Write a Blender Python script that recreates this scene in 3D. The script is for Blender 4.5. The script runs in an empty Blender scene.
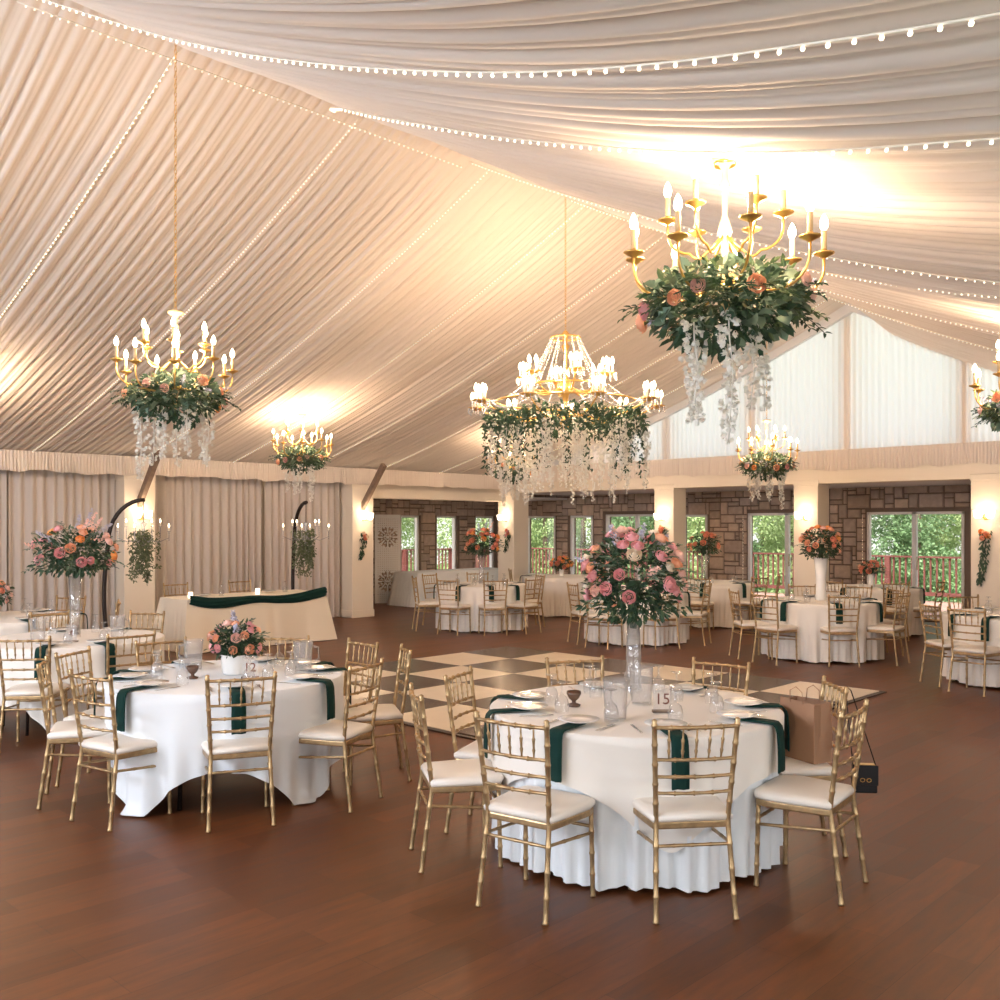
import bpy, math, random
from mathutils import Vector, Matrix
random.seed(7)
C = bpy.context.scene.collection
scn = bpy.context.scene
PI = math.pi
# ---------------------------------------------------------------- camera
CAMH = 1.8
cd = bpy.data.cameras.new('camera'); cam = bpy.data.objects.new('camera', cd); C.objects.link(cam)
cd.sensor_width = 36; cd.lens = 0.97*36; cd.shift_y = 0.025; cd.clip_end = 300
cam.location = (0, 0, CAMH); cam.rotation_euler = (PI/2, 0, math.radians(43.8))
scn.camera = cam
CA, SA = math.cos(math.radians(43.8)), math.sin(math.radians(43.8))
def W(lat, d, z=0.0):            # metres to the right of / ahead of the viewing spot -> room coordinates
    return Vector((CA*lat - SA*d, SA*lat + CA*d, z))
# ---------------------------------------------------------------- world, sun, exposure
scn.view_settings.view_transform = 'Standard'; scn.view_settings.look = 'None'
scn.view_settings.gamma = 1.0; scn.view_settings.exposure = -0.12
wd = bpy.data.worlds.new('sky'); scn.world = wd; wd.use_nodes = True
nt = wd.node_tree; bg = nt.nodes['Background']
sk = nt.nodes.new('ShaderNodeTexSky'); sk.sky_type = 'HOSEK_WILKIE'; sk.turbidity = 9
sk.sun_direction = Vector((0.3, -0.6, 0.75)).normalized(); sk.ground_albedo = 0.3
hs = nt.nodes.new('ShaderNodeHueSaturation'); hs.inputs['Saturation'].default_value = .45      # bright hazy sky
nt.links.new(sk.outputs[0], hs.inputs['Color']); nt.links.new(hs.outputs[0], bg.inputs[0]); bg.inputs[1].default_value = 14.0
def light(kind, name, loc, energy, col, **kw):
    l = bpy.data.lights.new(name, kind); l.energy = energy; l.color = col
    o = bpy.data.objects.new(name, l); C.objects.link(o); o.location = loc
    for k, v in kw.items(): setattr(l, k, v)
    return o
s = light('SUN', 'sun', (0, 0, 20), 9.0, (1, .95, .86), angle=.03)
s.rotation_euler = Vector((-.3, .62, -.8)).to_track_quat('-Z', 'Y').to_euler()
# daylight falling through the windows behind the viewing spot
DAY = (.74, .82, 1.0); YF_ = -4.3
def window_light(loc, dirn, sx, sy, e):
    o = light('AREA', 'window_daylight', loc, e, DAY, shape='RECTANGLE', size=sx, size_y=sy)
    o.rotation_euler = Vector(dirn).to_track_quat('-Z', 'Y').to_euler(); return o
for y0 in (-3.2, -0.4, 2.4, 5.2):
    window_light((1.42, y0+.9, 1.35), (-1, 0, .7), 1.7, 1.7, 26)
for x0 in (-10.5, -7.2, -3.9, -1.2):
    window_light((x0, -4.42, 1.45), (0, 1, .9), 1.7, 1.9, 52)
window_light((-5.5, YF_+.15, 3.7), (0, 1, .1), 9.0, 1.3, 760)      # high gable glazing behind the viewing spot
WARM = (1.0, .69, .45)
K_CH, K_BIG, K_SC = 100, 280, 9       # watts: branch chandelier, crystal chandelier, wall sconce
# ---------------------------------------------------------------- helpers
class MB:
    def __init__(s): s.v = []; s.f = []
    def add(s, vs, fs):
        n = len(s.v); s.v += [tuple(v) for v in vs]; s.f += [tuple(i+n for i in f) for f in fs]; return s
    def box(s, c, d, rz=0.0, M=None):
        x, y, z = d[0]/2, d[1]/2, d[2]/2; cz, sz = math.cos(rz), math.sin(rz)
        vs = []
        for a, b, e in [(-x,-y,-z),(x,-y,-z),(x,y,-z),(-x,y,-z),(-x,-y,z),(x,-y,z),(x,y,z),(-x,y,z)]:
            p = Vector((a*cz-b*sz, a*sz+b*cz, e))
            if M: p = M @ p
            vs.append((c[0]+p[0], c[1]+p[1], c[2]+p[2]))
        return s.add(vs, [(0,3,2,1),(4,5,6,7),(0,1,5,4),(1,2,6,5),(2,3,7,6),(3,0,4,7)])
    def bb(s, x0, x1, y0, y1, z0, z1):
        return s.box(((x0+x1)/2, (y0+y1)/2, (z0+z1)/2), (abs(x1-x0), abs(y1-y0), abs(z1-z0)))
    def lathe(s, prof, c=(0,0,0), n=16, cap=True, rfun=None):
        vs = []; fs = []
        for r, z in prof:
            for i in range(n):
                a = 2*PI*i/n; rr = r*(rfun(a) if rfun else 1)
                vs.append((c[0]+rr*math.cos(a), c[1]+rr*math.sin(a), c[2]+z))
        m = len(prof)
        for j in range(m-1):
            for i in range(n):
                k = (i+1) % n; fs.append((j*n+i, j*n+k, (j+1)*n+k, (j+1)*n+i))
        if cap:
            fs.append(tuple(reversed(range(n)))); fs.append(tuple((m-1)*n+i for i in range(n)))
        return s.add(vs, fs)
    def tube(s, pts, rad, n=8, cap=True):
        pts = [Vector(p) for p in pts]; m = len(pts)
        rr = rad if isinstance(rad, (list, tuple)) else [rad]*m
        vs = []; fs = []; up = None
        for j, p in enumerate(pts):
            t = (pts[min(j+1, m-1)] - pts[max(j-1, 0)]).normalized()
            if up is None: up = Vector((0,0,1)) if abs(t.z) < .9 else Vector((1,0,0))
            a = t.cross(up)
            if a.length < 1e-4: a = t.cross(Vector((0,1,0)))
            a.normalize(); b = t.cross(a).normalized(); up = b.cross(t) if False else up
            for i in range(n):
                q = p + (a*math.cos(2*PI*i/n) + b*math.sin(2*PI*i/n))*rr[j]; vs.append(q)
        for j in range(m-1):
            for i in range(n):
                k = (i+1) % n; fs.append((j*n+i, (j+1)*n+i, (j+1)*n+k, j*n+k))
        if cap: fs.append(tuple(range(n))); fs.append(tuple(reversed([(m-1)*n+i for i in range(n)])))
        return s.add(vs, fs)
    def ball(s, c, r, n=8, m=6, sc=(1,1,1)):
        vs = [(c[0], c[1], c[2]-r*sc[2])]; fs = []
        for j in range(1, m):
            a = -PI/2 + PI*j/m
            for i in range(n):
                b = 2*PI*i/n; vs.append((c[0]+r*sc[0]*math.cos(a)*math.cos(b), c[1]+r*sc[1]*math.cos(a)*math.sin(b), c[2]+r*sc[2]*math.sin(a)))
        vs.append((c[0], c[1], c[2]+r*sc[2])); L = len(vs)-1
        for i in range(n): fs.append((0, 1+(i+1)%n, 1+i)); fs.append((L, L-n+i, L-n+(i+1)%n))
        for j in range(m-2):
            for i in range(n):
                k = (i+1)%n; fs.append((1+j*n+i, 1+j*n+k, 1+(j+1)*n+k, 1+(j+1)*n+i))
        return s.add(vs, fs)
    def leaf(s, p, d, nrm, L, Wd, fold=.25):      # folded pointed leaf
        d = d.normalized(); sd = d.cross(nrm)
        if sd.length < 1e-3: sd = d.cross(Vector((.3,.7,.2)))
        sd.normalize(); n2 = sd.cross(d).normalized()
        a = p; b = p+d*L*.35+sd*Wd*.5+n2*Wd*fold; b2 = p+d*L*.35-sd*Wd*.5+n2*Wd*fold
        m_ = p+d*L*.4; c = p+d*L*.72+sd*Wd*.38+n2*Wd*fold*.6; c2 = p+d*L*.72-sd*Wd*.38+n2*Wd*fold*.6; e = p+d*L - n2*Wd*.2
        return s.add([a,b,c,e,c2,b2,m_], [(0,1,6),(0,6,5),(1,2,3,6),(6,3,4,5)])
    def build(s, name, mat, parent=None, smooth=True, loc=None):
        me = bpy.data.meshes.new(name); me.from_pydata(s.v, [], s.f); me.update()
        if mat: me.materials.append(mat)
        if smooth: me.shade_smooth()
        return put(name, me, parent, loc, smooth)
def put(name, me, parent=None, loc=None, smooth=False):
    o = bpy.data.objects.new(name, me); C.objects.link(o)
    if parent is not None: o.parent = parent
    if loc is not None: o.location = loc
    return o
def flat(o):                                    # sharp-edged object
    o.data.shade_flat(); return o
def angle(o, deg=35):
    try: o.data.set_sharp_from_angle(angle=math.radians(deg))
    except Exception: pass
    return o
def bev(o, w=.004, seg=2):
    m = o.modifiers.new('bevel', 'BEVEL'); m.width = w; m.segments = seg; m.limit_method = 'ANGLE'; return o
def tag(o, label=None, cat=None, group=None, kind=None):
    if label: o['label'] = label
    if cat: o['category'] = cat
    if group: o['group'] = group
    if kind: o['kind'] = kind
    return o
def thing(name, label, cat, loc=(0,0,0), rz=0, group=None):
    o = bpy.data.objects.new(name, None); C.objects.link(o); o.empty_display_size = .1
    o.location = loc; o.rotation_euler = (0,0,rz); return tag(o, label, cat, group)
def kids(o): return [c for c in bpy.data.objects if c.parent is o]
def copy_tree(o, parent=None):
    c = o.copy(); C.objects.link(c); c.parent = parent
    for ch in tree.get(o.name) or kids(o): copy_tree(ch, c)
    return c
tree = {}
def freeze(o):                                  # remember a prototype's children once
    ks = kids(o); tree[o.name] = ks
    for k in ks: freeze(k)
def struct(o): o['kind'] = 'structure'; return o
# ---------------------------------------------------------------- materials
def mat(name, col, rough=.6, metal=0, spec=.5, sheen=0, emis=None, es=0, trans=0, alpha=1, coat=0, bump=0, bscale=40, var=0, vscale=8, sub=0, transl=0, vdet=3):
    m = bpy.data.materials.new(name); m.use_nodes = True; n = m.node_tree; b = n.nodes['Principled BSDF']
    b.inputs['Base Color'].default_value = (*col, 1); b.inputs['Roughness'].default_value = rough
    b.inputs['Metallic'].default_value = metal; b.inputs['Specular IOR Level'].default_value = spec
    b.inputs['Sheen Weight'].default_value = sheen; b.inputs['Coat Weight'].default_value = coat
    b.inputs['Transmission Weight'].default_value = trans; b.inputs['Alpha'].default_value = alpha
    if emis: b.inputs['Emission Color'].default_value = (*emis, 1); b.inputs['Emission Strength'].default_value = es; m.cycles.emission_sampling = 'NONE'
    tc = n.nodes.new('ShaderNodeTexCoord')
    if var:
        no = n.nodes.new('ShaderNodeTexNoise'); no.inputs['Scale'].default_value = vscale; no.inputs['Detail'].default_value = vdet
        n.links.new(tc.outputs['Object'], no.inputs['Vector'])
        r = n.nodes.new('ShaderNodeMapRange'); r.inputs['From Min'].default_value = .3; r.inputs['From Max'].default_value = .7
        r.inputs['To Min'].default_value = 1-var; r.inputs['To Max'].default_value = 1+var
        n.links.new(no.outputs['Fac'], r.inputs['Value'])
        mx = n.nodes.new('ShaderNodeVectorMath'); mx.operation = 'SCALE'; mx.inputs[0].default_value = col
        n.links.new(r.outputs[0], mx.inputs['Scale']); n.links.new(mx.outputs[0], b.inputs['Base Color'])
    if bump:
        no = n.nodes.new('ShaderNodeTexNoise'); no.inputs['Scale'].default_value = bscale; no.inputs['Detail'].default_value = 4
        n.links.new(tc.outputs['Object'], no.inputs['Vector'])
        bu = n.nodes.new('ShaderNodeBump'); bu.inputs['Strength'].default_value = bump; bu.inputs['Distance'].default_value = .01
        n.links.new(no.outputs['Fac'], bu.inputs['Height']); n.links.new(bu.outputs[0], b.inputs['Normal'])
    if transl:
        out = n.nodes['Material Output']; t = n.nodes.new('ShaderNodeBsdfTranslucent'); t.inputs['Color'].default_value = (*col, 1)
        ms = n.nodes.new('ShaderNodeMixShader'); ms.inputs[0].default_value = transl
        n.links.new(b.outputs[0], ms.inputs[1]); n.links.new(t.outputs[0], ms.inputs[2]); n.links.new(ms.outputs[0], out.inputs['Surface'])
    return m
def glassmat(name, tint=(1,1,1), refl=1.0, rough=.02, body=0.0):
    m = bpy.data.materials.new(name); m.use_nodes = True; n = m.node_tree; n.nodes.remove(n.nodes['Principled BSDF'])
    out = n.nodes['Material Output']; tr = n.nodes.new('ShaderNodeBsdfTransparent'); tr.inputs[0].default_value = (*tint, 1)
    gl = n.nodes.new('ShaderNodeBsdfGlossy'); gl.inputs['Roughness'].default_value = rough
    lw0 = n.nodes.new('ShaderNodeLayerWeight'); lw0.inputs[0].default_value = .5
    lw = n.nodes.new('ShaderNodeMath'); lw.operation = 'POWER'; lw.inputs[1].default_value = 4; n.links.new(lw0.outputs['Facing'], lw.inputs[0])
    lw2 = n.nodes.new('ShaderNodeMath'); lw2.operation = 'MULTIPLY_ADD'; lw2.inputs[1].default_value = .85; lw2.inputs[2].default_value = .04; n.links.new(lw.outputs[0], lw2.inputs[0]); lw = lw2
    mu = n.nodes.new('ShaderNodeMath'); mu.operation = 'MULTIPLY'; mu.inputs[1].default_value = refl; mu.use_clamp = True
    ms = n.nodes.new('ShaderNodeMixShader'); n.links.new(lw.outputs[0], mu.inputs[0]); n.links.new(mu.outputs[0], ms.inputs[0])
    n.links.new(tr.outputs[0], ms.inputs[1]); n.links.new(gl.outputs[0], ms.inputs[2])
    last = ms
    if body:
        df = n.nodes.new('ShaderNodeBsdfDiffuse'); df.inputs[0].default_value = (.9,.92,.93,1)
        m2 = n.nodes.new('ShaderNodeMixShader'); m2.inputs[0].default_value = body
        n.links.new(ms.outputs[0], m2.inputs[1]); n.links.new(df.outputs[0], m2.inputs[2]); last = m2
    n.links.new(last.outputs[0], out.inputs['Surface']); return m
GOLDCH = mat('champagne_gold_paint', (.42,.29,.15), .33, .75, var=.18, vscale=30, bump=.08, bscale=90)
GOLD = mat('brass', (.80,.50,.16), .28, .9)
CUSH = mat('cream_vinyl', (.80,.74,.66), .45, bump=.03, bscale=200)
CLOTH = mat('white_linen', (.74,.77,.79), .85, sheen=.2, bump=.05, bscale=300)
IVORY = mat('ivory_linen', (.79,.75,.69), .85, sheen=.2, bump=.05, bscale=300)
CREAMC = mat('cream_tablecloth', (.82,.73,.58), .85, sheen=.1)
GREENC = mat('dark_green_napkin', (.004,.031,.025), .85, spec=.25, bump=.1, bscale=300)
DRAPE = mat('ivory_drape', (.82,.73,.645), .8, sheen=.3, transl=.12)
CURT = mat('beige_curtain', (.60,.54,.49), .85, sheen=.2, transl=.1)
SHEER = mat('white_sheer', (.98,.93,.89), .9, transl=.96)
PAINT = mat('cream_paint', (.80,.72,.60), .6, bump=.02, bscale=60)
GREYP = mat('grey_white_paint', (.72,.71,.70), .6)
WHITEF = mat('white_vinyl_frame', (.82,.80,.78), .4)
GLASSW = glassmat('window_glass', (.97,.98,.97))
GLASS = glassmat('clear_glass', (.94,.94,.94), 2.4, .04, .05)
FROST = glassmat('frosted_acrylic', (.985,.985,.985), 1.3, .15, .09)
CRYS = glassmat('crystal', (.97,.97,.97), 3.0, .05, .3)
PORC = mat('white_porcelain', (.82,.82,.80), .2, coat=.4)
BULB = mat('lit_bulb', (1,.95,.85), .3, emis=(1,.80,.52), es=14)
FAIRY = mat('fairy_bulb', (1,.95,.85), .3, emis=(1,.82,.58), es=3.5)
SHADEG = mat('lit_frosted_shade', (.95,.93,.88), .4, emis=(1,.85,.62), es=5)
CANDLE = mat('ivory_candle_sleeve', (.85,.80,.68), .5); SLEEVE = mat('gilt_candle_sleeve', (.62,.45,.24), .45)
WOODB = mat('grey_brown_timber', (.20,.14,.10), .6, var=.2, vscale=14)
DARKM = mat('dark_bronze_metal', (.02,.012,.01), .4, .3)
REDW = mat('red_stained_deck', (.13,.035,.03), .7, var=.15, vscale=6)
DECKM = mat('deck_boards', (.42,.24,.20), .7, var=.15, vscale=5)
BARK = mat('bark', (.10,.07,.05), .9, var=.2)
GROUND = mat('grass', (.10,.22,.05), .95, var=.3, vscale=3)
LEAFD = mat('dark_green_leaf', (.035,.080,.042), .5, var=.4, vscale=14, transl=.15)
LEAFB = mat('mid_green_leaf', (.085,.135,.06), .55, var=.4, vscale=14, transl=.2)
LEAFG = mat('grey_green_leaf', (.16,.24,.17), .55, var=.3, vscale=14, transl=.15)
LEAFM = mat('dry_green_leaf', (.14,.17,.09), .6, var=.35, vscale=14, transl=.2)
TREE1 = mat('bright_tree_leaf', (.40,.50,.24), .6, var=.35, vscale=1.2, transl=.4)
TREE2 = mat('deep_tree_leaf', (.22,.34,.17), .6, var=.35, vscale=1.2, transl=.35)
ROSES = {'peach': mat('peach_petal', (.92,.50,.32), .6, sub=0, transl=.2), 'pink': mat('pink_petal', (.88,.46,.48), .6, transl=.2),
         'blush': mat('blush_petal', (.92,.62,.54), .6, transl=.2), 'orange': mat('orange_petal', (.93,.42,.13), .6, transl=.2),
         'coral': mat('coral_petal', (.86,.34,.22), .6, transl=.2), 'cream': mat('cream_petal', (.9,.78,.62), .6, transl=.2)}
LILAC = mat('lilac_floret', (.56,.55,.66), .6, transl=.2)
WHITEFL = mat('white_floret', (.86,.84,.78), .6, transl=.35)
KRAFT = mat('kraft_paper', (.34,.19,.11), .8, bump=.1, bscale=50)
BLACKL = mat('black_leather', (.008,.007,.008), .5, spec=.3)
STEEL = mat('polished_steel', (.75,.73,.70), .2, 1)
WATER = mat('smoked_bronze_glass', (.10,.05,.03), .15, coat=.5)
INK = mat('brown_ink', (.16,.05,.03), .6)
CARD = mat('white_card', (.85,.82,.77), .6)
TILEW = mat('ivory_floor_tile', (.80,.70,.56), .28, var=.04, vscale=3)
TILED = mat('charcoal_floor_tile', (.085,.060,.048), .25, var=.2, vscale=3)
def floor_mat():
    m = bpy.data.materials.new('walnut_laminate'); m.use_nodes = True; n = m.node_tree; b = n.nodes['Principled BSDF']; L = n.links.new
    b.inputs['Specular IOR Level'].default_value = .32
    tc = n.nodes.new('ShaderNodeTexCoord'); mp = n.nodes.new('ShaderNodeMapping'); mp.inputs['Rotation'].default_value = (0,0,PI/2)
    L(tc.outputs['Object'], mp.inputs['Vector'])
    br = n.nodes.new('ShaderNodeTexBrick'); br.offset = .37; br.inputs['Color1'].default_value = (.092,.028,.008,1); br.inputs['Color2'].default_value = (.138,.044,.014,1)
    br.inputs['Mortar'].default_value = (.045,.016,.008,1); br.inputs['Scale'].default_value = 1; br.inputs['Mortar Size'].default_value = .0012
    br.inputs['Brick Width'].default_value = 1.25; br.inputs['Row Height'].default_value = .19; br.inputs['Bias'].default_value = 0
    L(mp.outputs[0], br.inputs['Vector'])
    m2 = n.nodes.new('ShaderNodeMapping'); m2.inputs['Scale'].default_value = (9,1.1,1); L(tc.outputs['Object'], m2.inputs['Vector'])
    no = n.nodes.new('ShaderNodeTexNoise'); no.inputs['Scale'].default_value = 2.5; no.inputs['Detail'].default_value = 8; no.inputs['Roughness'].default_value = .65
    L(m2.outputs[0], no.inputs['Vector'])
    r = n.nodes.new('ShaderNodeMapRange'); r.inputs['From Min'].default_value = .3; r.inputs['From Max'].default_value = .7; r.inputs['To Min'].default_value = .65; r.inputs['To Max'].default_value = 1.35
    L(no.outputs['Fac'], r.inputs['Value'])
    mx = n.nodes.new('ShaderNodeVectorMath'); mx.operation = 'SCALE'; L(br.outputs['Color'], mx.inputs[0]); L(r.outputs[0], mx.inputs['Scale']); L(mx.outputs[0], b.inputs['Base Color'])
    r2 = n.nodes.new('ShaderNodeMapRange'); r2.inputs['To Min'].default_value = .30; r2.inputs['To Max'].default_value = .50; L(no.outputs['Fac'], r2.inputs['Value']); L(r2.outputs[0], b.inputs['Roughness'])
    bu = n.nodes.new('ShaderNodeBump'); bu.inputs['Strength'].default_value = .15; bu.inputs['Distance'].default_value = .003; L(br.outputs['Fac'], bu.inputs['Height']); bu.invert = True; L(bu.outputs[0], b.inputs['Normal'])
    return m
FLOORM = floor_mat()
def stone_mat():
    m = bpy.data.materials.new('ashlar_stone'); m.use_nodes = True; n = m.node_tree; b = n.nodes['Principled BSDF']; L = n.links.new
    at = n.nodes.new('ShaderNodeAttribute'); at.attribute_name = 'tone'
    tc = n.nodes.new('ShaderNodeTexCoord'); no = n.nodes.new('ShaderNodeTexNoise'); no.inputs['Scale'].default_value = 9; no.inputs['Detail'].default_value = 6
    L(tc.outputs['Object'], no.inputs['Vector'])
    r = n.nodes.new('ShaderNodeMapRange'); r.inputs['To Min'].default_value = .7; r.inputs['To Max'].default_value = 1.3; L(no.outputs['Fac'], r.inputs['Value'])
    mx = n.nodes.new('ShaderNodeVectorMath'); mx.operation = 'SCALE'; L(at.outputs['Color'], mx.inputs[0]); L(r.outputs[0], mx.inputs['Scale']); L(mx.outputs[0], b.inputs['Base Color'])
    b.inputs['Roughness'].default_value = .9
    bu = n.nodes.new('ShaderNodeBump'); bu.inputs['Strength'].default_value = .5; bu.inputs['Distance'].default_value = .02; L(no.outputs['Fac'], bu.inputs['Height']); L(bu.outputs[0], b.inputs['Normal'])
    return m
STONE = stone_mat()
MORTAR = mat('mortar', (.20,.145,.11), .95)
# ---------------------------------------------------------------- the room
XL, XR, YB, YF = -15.5, 1.3, 16.4, -4.3      # left wall, right wall, gable wall, wall behind the viewing spot
XO, YO = -17.7, 18.6                         # outer stone walls of the aisle
RX, RZ = -7.2, 5.65
def zc(x, y=0):
    s_ = abs(x-RX)
    if x < RX: return RZ - .45*s_ + .0137*s_*s_
    return RZ - .53*s_ + .018*s_*s_ + .03*max(0, s_-4.5)**2
struct(MB().bb(XO-.3, XR+.3, YF-.3, YO+.3, -.1, 0).build('floor', FLOORM, smooth=False))
def noise1(t, seed=0):
    i = math.floor(t); f = t-i; f = f*f*(3-2*f)
    h = lambda k: (math.sin((k+seed*57)*127.1)*43758.5453) % 1.0
    return h(i)*(1-f)+h(i+1)*f
def pleat(y, s_, side):
    w = y + .12*(noise1(y*.7+9*side, 3)-.5) + .016*noise1(s_*.3+side*3, 5)
    if side:
        a = abs(math.sin(PI*w/.19 + 3.2*noise1(w*1.7, side)))**.42; b = abs(math.sin(PI*w/.11 + 4*noise1(w*1.1, side+4)))**.6
        amp = .35+1.1*noise1(w*2.3, side+8)
        return .060*a*amp + .018*b*(1.3-amp*.5)
    a = abs(math.sin(PI*w/.125 + 2.2*noise1(w*1.7, side)))**.5
    b = abs(math.sin(PI*w/.075 + 3*noise1(w*1.1, side+4)))**.6
    amp = .45+1.0*noise1(w*2.3, side+8)
    return .036*a*amp + .016*b
def drape_side(side):
    ys = []; y = YF-.1
    while y < YB+.02: ys.append(y); y += .0125
    n = 26; mb = MB()
    x1 = XL+.05 if side == 0 else XR+.02
    for y in ys:
        sag = .035*abs(math.sin(PI*(y-3.78)/1.52))
        for j in range(n+1):
            t = j/n; x = RX + (x1-RX)*t; s_ = abs(x-RX)
            e = min(1, t*6+.25)
            end = .26*max(0, min(1, (y-14.9)/1.4))**1.5*min(1, s_/.6) if side else 0
            mb.v.append((x, y, zc(x) - pleat(y, s_, side)*e*1.15 - sag*math.sin(PI*min(1, t*1.05)) + .03 - end))
    m = n+1
    for i in range(len(ys)-1):
        for j in range(n):
            a = i*m+j; mb.f.append((a, a+1, a+m+1, a+m))
    o = mb.build('ceiling', DRAPE); return struct(o)
drape_side(0); drape_side(1)
# roof above the drapes
mb = MB()
def slab(mb, pts, th=.12):
    a = [Vector(p) for p in pts]; up = Vector((0,0,th))
    mb.add(a+[p+up for p in a], [(3,2,1,0),(4,5,6,7),(0,1,5,4),(1,2,6,5),(2,3,7,6),(3,0,4,7)])
slab(mb, [(XL-.5,YF-.5,3.0),(RX,YF-.5,5.9),(RX,YB+.3,5.9),(XL-.5,YB+.3,3.0)])
slab(mb, [(RX,YF-.5,5.9),(XR+.5,YF-.5,3.3),(XR+.5,YB+.3,3.3),(RX,YB+.3,5.9)])
slab(mb, [(XO-.6,12,2.75),(XL,12,2.95),(XL,YO+.6,2.95),(XO-.6,YO+.6,2.75)])
slab(mb, [(XL,YB+.1,2.95),(XR+.3,YB+.1,2.95),(XR+.3,YO+.6,2.75),(XL,YO+.6,2.75)])
struct(mb.build('ceiling', GREYP, smooth=False))
# walls
struct(MB().bb(XL-.2, XL, YF, 11.6, 0, 3.05).build('wall_left', PAINT, smooth=False))
def wall_holes(name, axis, c, th, a0, a1, z0, z1, holes, m):     # holes: (b0,b1,h0,h1)
    mb = MB(); cur = a0
    def seg(p, q, r, t):
        if q-p < 1e-3 or t-r < 1e-3: return
        if axis == 'x': mb.bb(c, c+th, p, q, r, t)
        else: mb.bb(p, q, c, c+th, r, t)
    for b0, b1, h0, h1 in sorted(holes):
        seg(cur, b0, z0, z1); seg(b0, b1, z0, h0); seg(b0, b1, h1, z1); cur = b1
    seg(cur, a1, z0, z1)
    return struct(mb.build(name, m, smooth=False))
RWIN = [(y, y+1.8, .5, 2.2) for y in (-3.2,-.4,2.4,5.2)]
FWIN = [(x-.9, x+.9, .5, 2.4) for x in (-10.5,-7.2,-3.9,-1.2)]; GWIN = [(-9.9,-1.0,3.05,4.3)]
wall_holes('wall_right', 'x', XR, .1, YF, YO, 0, 3.3, RWIN, PAINT)
wall_holes('wall_front', 'y', YF-.1, .1, XL, XR, 0, 2.75, FWIN, PAINT); wall_holes('wall_front', 'y', YF-.1, .1, XL, XR, 2.75, 6, GWIN, PAINT)
win_n = [0]
def window(axis, c, a0, a1, z0, z1, mull=None, fr=.05, depth=.1, pane=True):
    win_n[0] += 1
    def bb(mb, p, q, r, t, d0, d1):
        if axis == 'x': mb.bb(c+d0, c+d1, p, q, r, t)
        else: mb.bb(p, q, c+d0, c+d1, r, t)
    f = MB(); bb(f, a0, a1, z0, z0+fr, 0, depth); bb(f, a0, a1, z1-fr, z1, 0, depth)
    bb(f, a0, a0+fr, z0, z1, 0, depth); bb(f, a1-fr, a1, z0, z1, 0, depth)
    if mull: bb(f, mull-.04, mull+.04, z0, z1, 0, depth)
    o = struct(f.build('window_%d' % win_n[0], WHITEF, smooth=False)); bev(o, .004, 1)
    if pane:
        g = MB(); segs = [(a0+fr, a1-fr)] if not mull else [(a0+fr, mull-.04), (mull+.04, a1-fr)]
        for p, q in segs:
            g = MB(); bb(g, p, q, z0+fr, z1-fr, depth*.45, depth*.55); g.build('window_pane', GLASSW, o, smooth=False)
    if mull and z0 < .2:
        h = MB(); bb(h, mull+.05, mull+.075, .95, 1.2, -.03, 0); h.build('door_handle', STEEL, o, smooth=False)
    return o
for b0, b1, h0, h1 in RWIN: window('x', XR, b0, b1, h0, h1, (b0+b1)/2)
for b0, b1, h0, h1 in FWIN: window('y', YF-.1, b0, b1, h0, h1, (b0+b1)/2)
for b0, b1, h0, h1 in GWIN: window('y', YF-.1, b0, b1, h0, h1, (b0+b1)/2)
# outer stone walls with windows
BW = [(-16.9,-15.9,.5,2.03), (-15.4,-14.7,.5,2.03), (-14.3,-12.5,.02,2.05), (-12.15,-11.5,.5,2.03), (-10.5,-8.72,.02,2.05), (-7.92,-6.12,.02,2.05), (-4.3,-2.5,.02,2.05)]
LW = [(15.05,15.65,.45,2.03), (16.2,16.9,.45,2.03), (17.55,18.25,.45,2.03)]
def stone_face(mb, tones, axis, c, a0, a1, z1, holes, sgn):
    g = .092; na = int((a1-a0)/g); nz = int(round(z1/g)); used = [[False]*nz for _ in range(na)]
    rnd = random.Random(int(abs(c*10)))
    for i in range(na):
        for j in range(nz):
            ca, cz = a0+(i+.5)*g, (j+.5)*g
            if any(h[0]-.06 < ca < h[1]+.06 and h[2]-.03 < cz < h[3]+.03 for h in holes): used[i][j] = True
    for j in range(nz):
        for i in range(na):
            if used[i][j]: continue
            w, h = rnd.choice([(2,1),(3,1),(4,2),(3,2),(2,2),(5,2),(2,3),(4,1),(3,2),(1,1),(5,3)])
            ww = 0
            while ww < w and i+ww < na and not used[i+ww][j]: ww += 1
            hh = 1
            while hh < h and j+hh < nz and all(not used[i+k][j+hh] for k in range(ww)): hh += 1
            for p in range(ww):
                for q in range(hh): used[i+p][j+q] = True
            e = .011; p0, p1, r0, r1 = a0+i*g+e, a0+(i+ww)*g-e, j*g+e, (j+hh)*g-e
            d = .02+rnd.random()*.02; k = .012
            def P(a, z, dd): return (c-sgn*dd, a, z) if axis == 'x' else (a, c-sgn*dd, z)
            vs = [P(p0,r0,0),P(p1,r0,0),P(p1,r1,0),P(p0,r1,0),P(p0+k,r0+k,d),P(p1-k,r0+k,d),P(p1-k,r1-k,d),P(p0+k,r1-k,d)]
            mb.add(vs, [(4,5,6,7),(0,1,5,4),(1,2,6,5),(2,3,7,6),(3,0,4,7)])
            t = rnd.random(); v = .8+.4*rnd.random()
            col = (( .54*(1-t)+.46*t)*v, (.41*(1-t)+.36*t)*v, (.31*(1-t)+.30*t)*v, 1)
            tones += [col]*20
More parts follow.
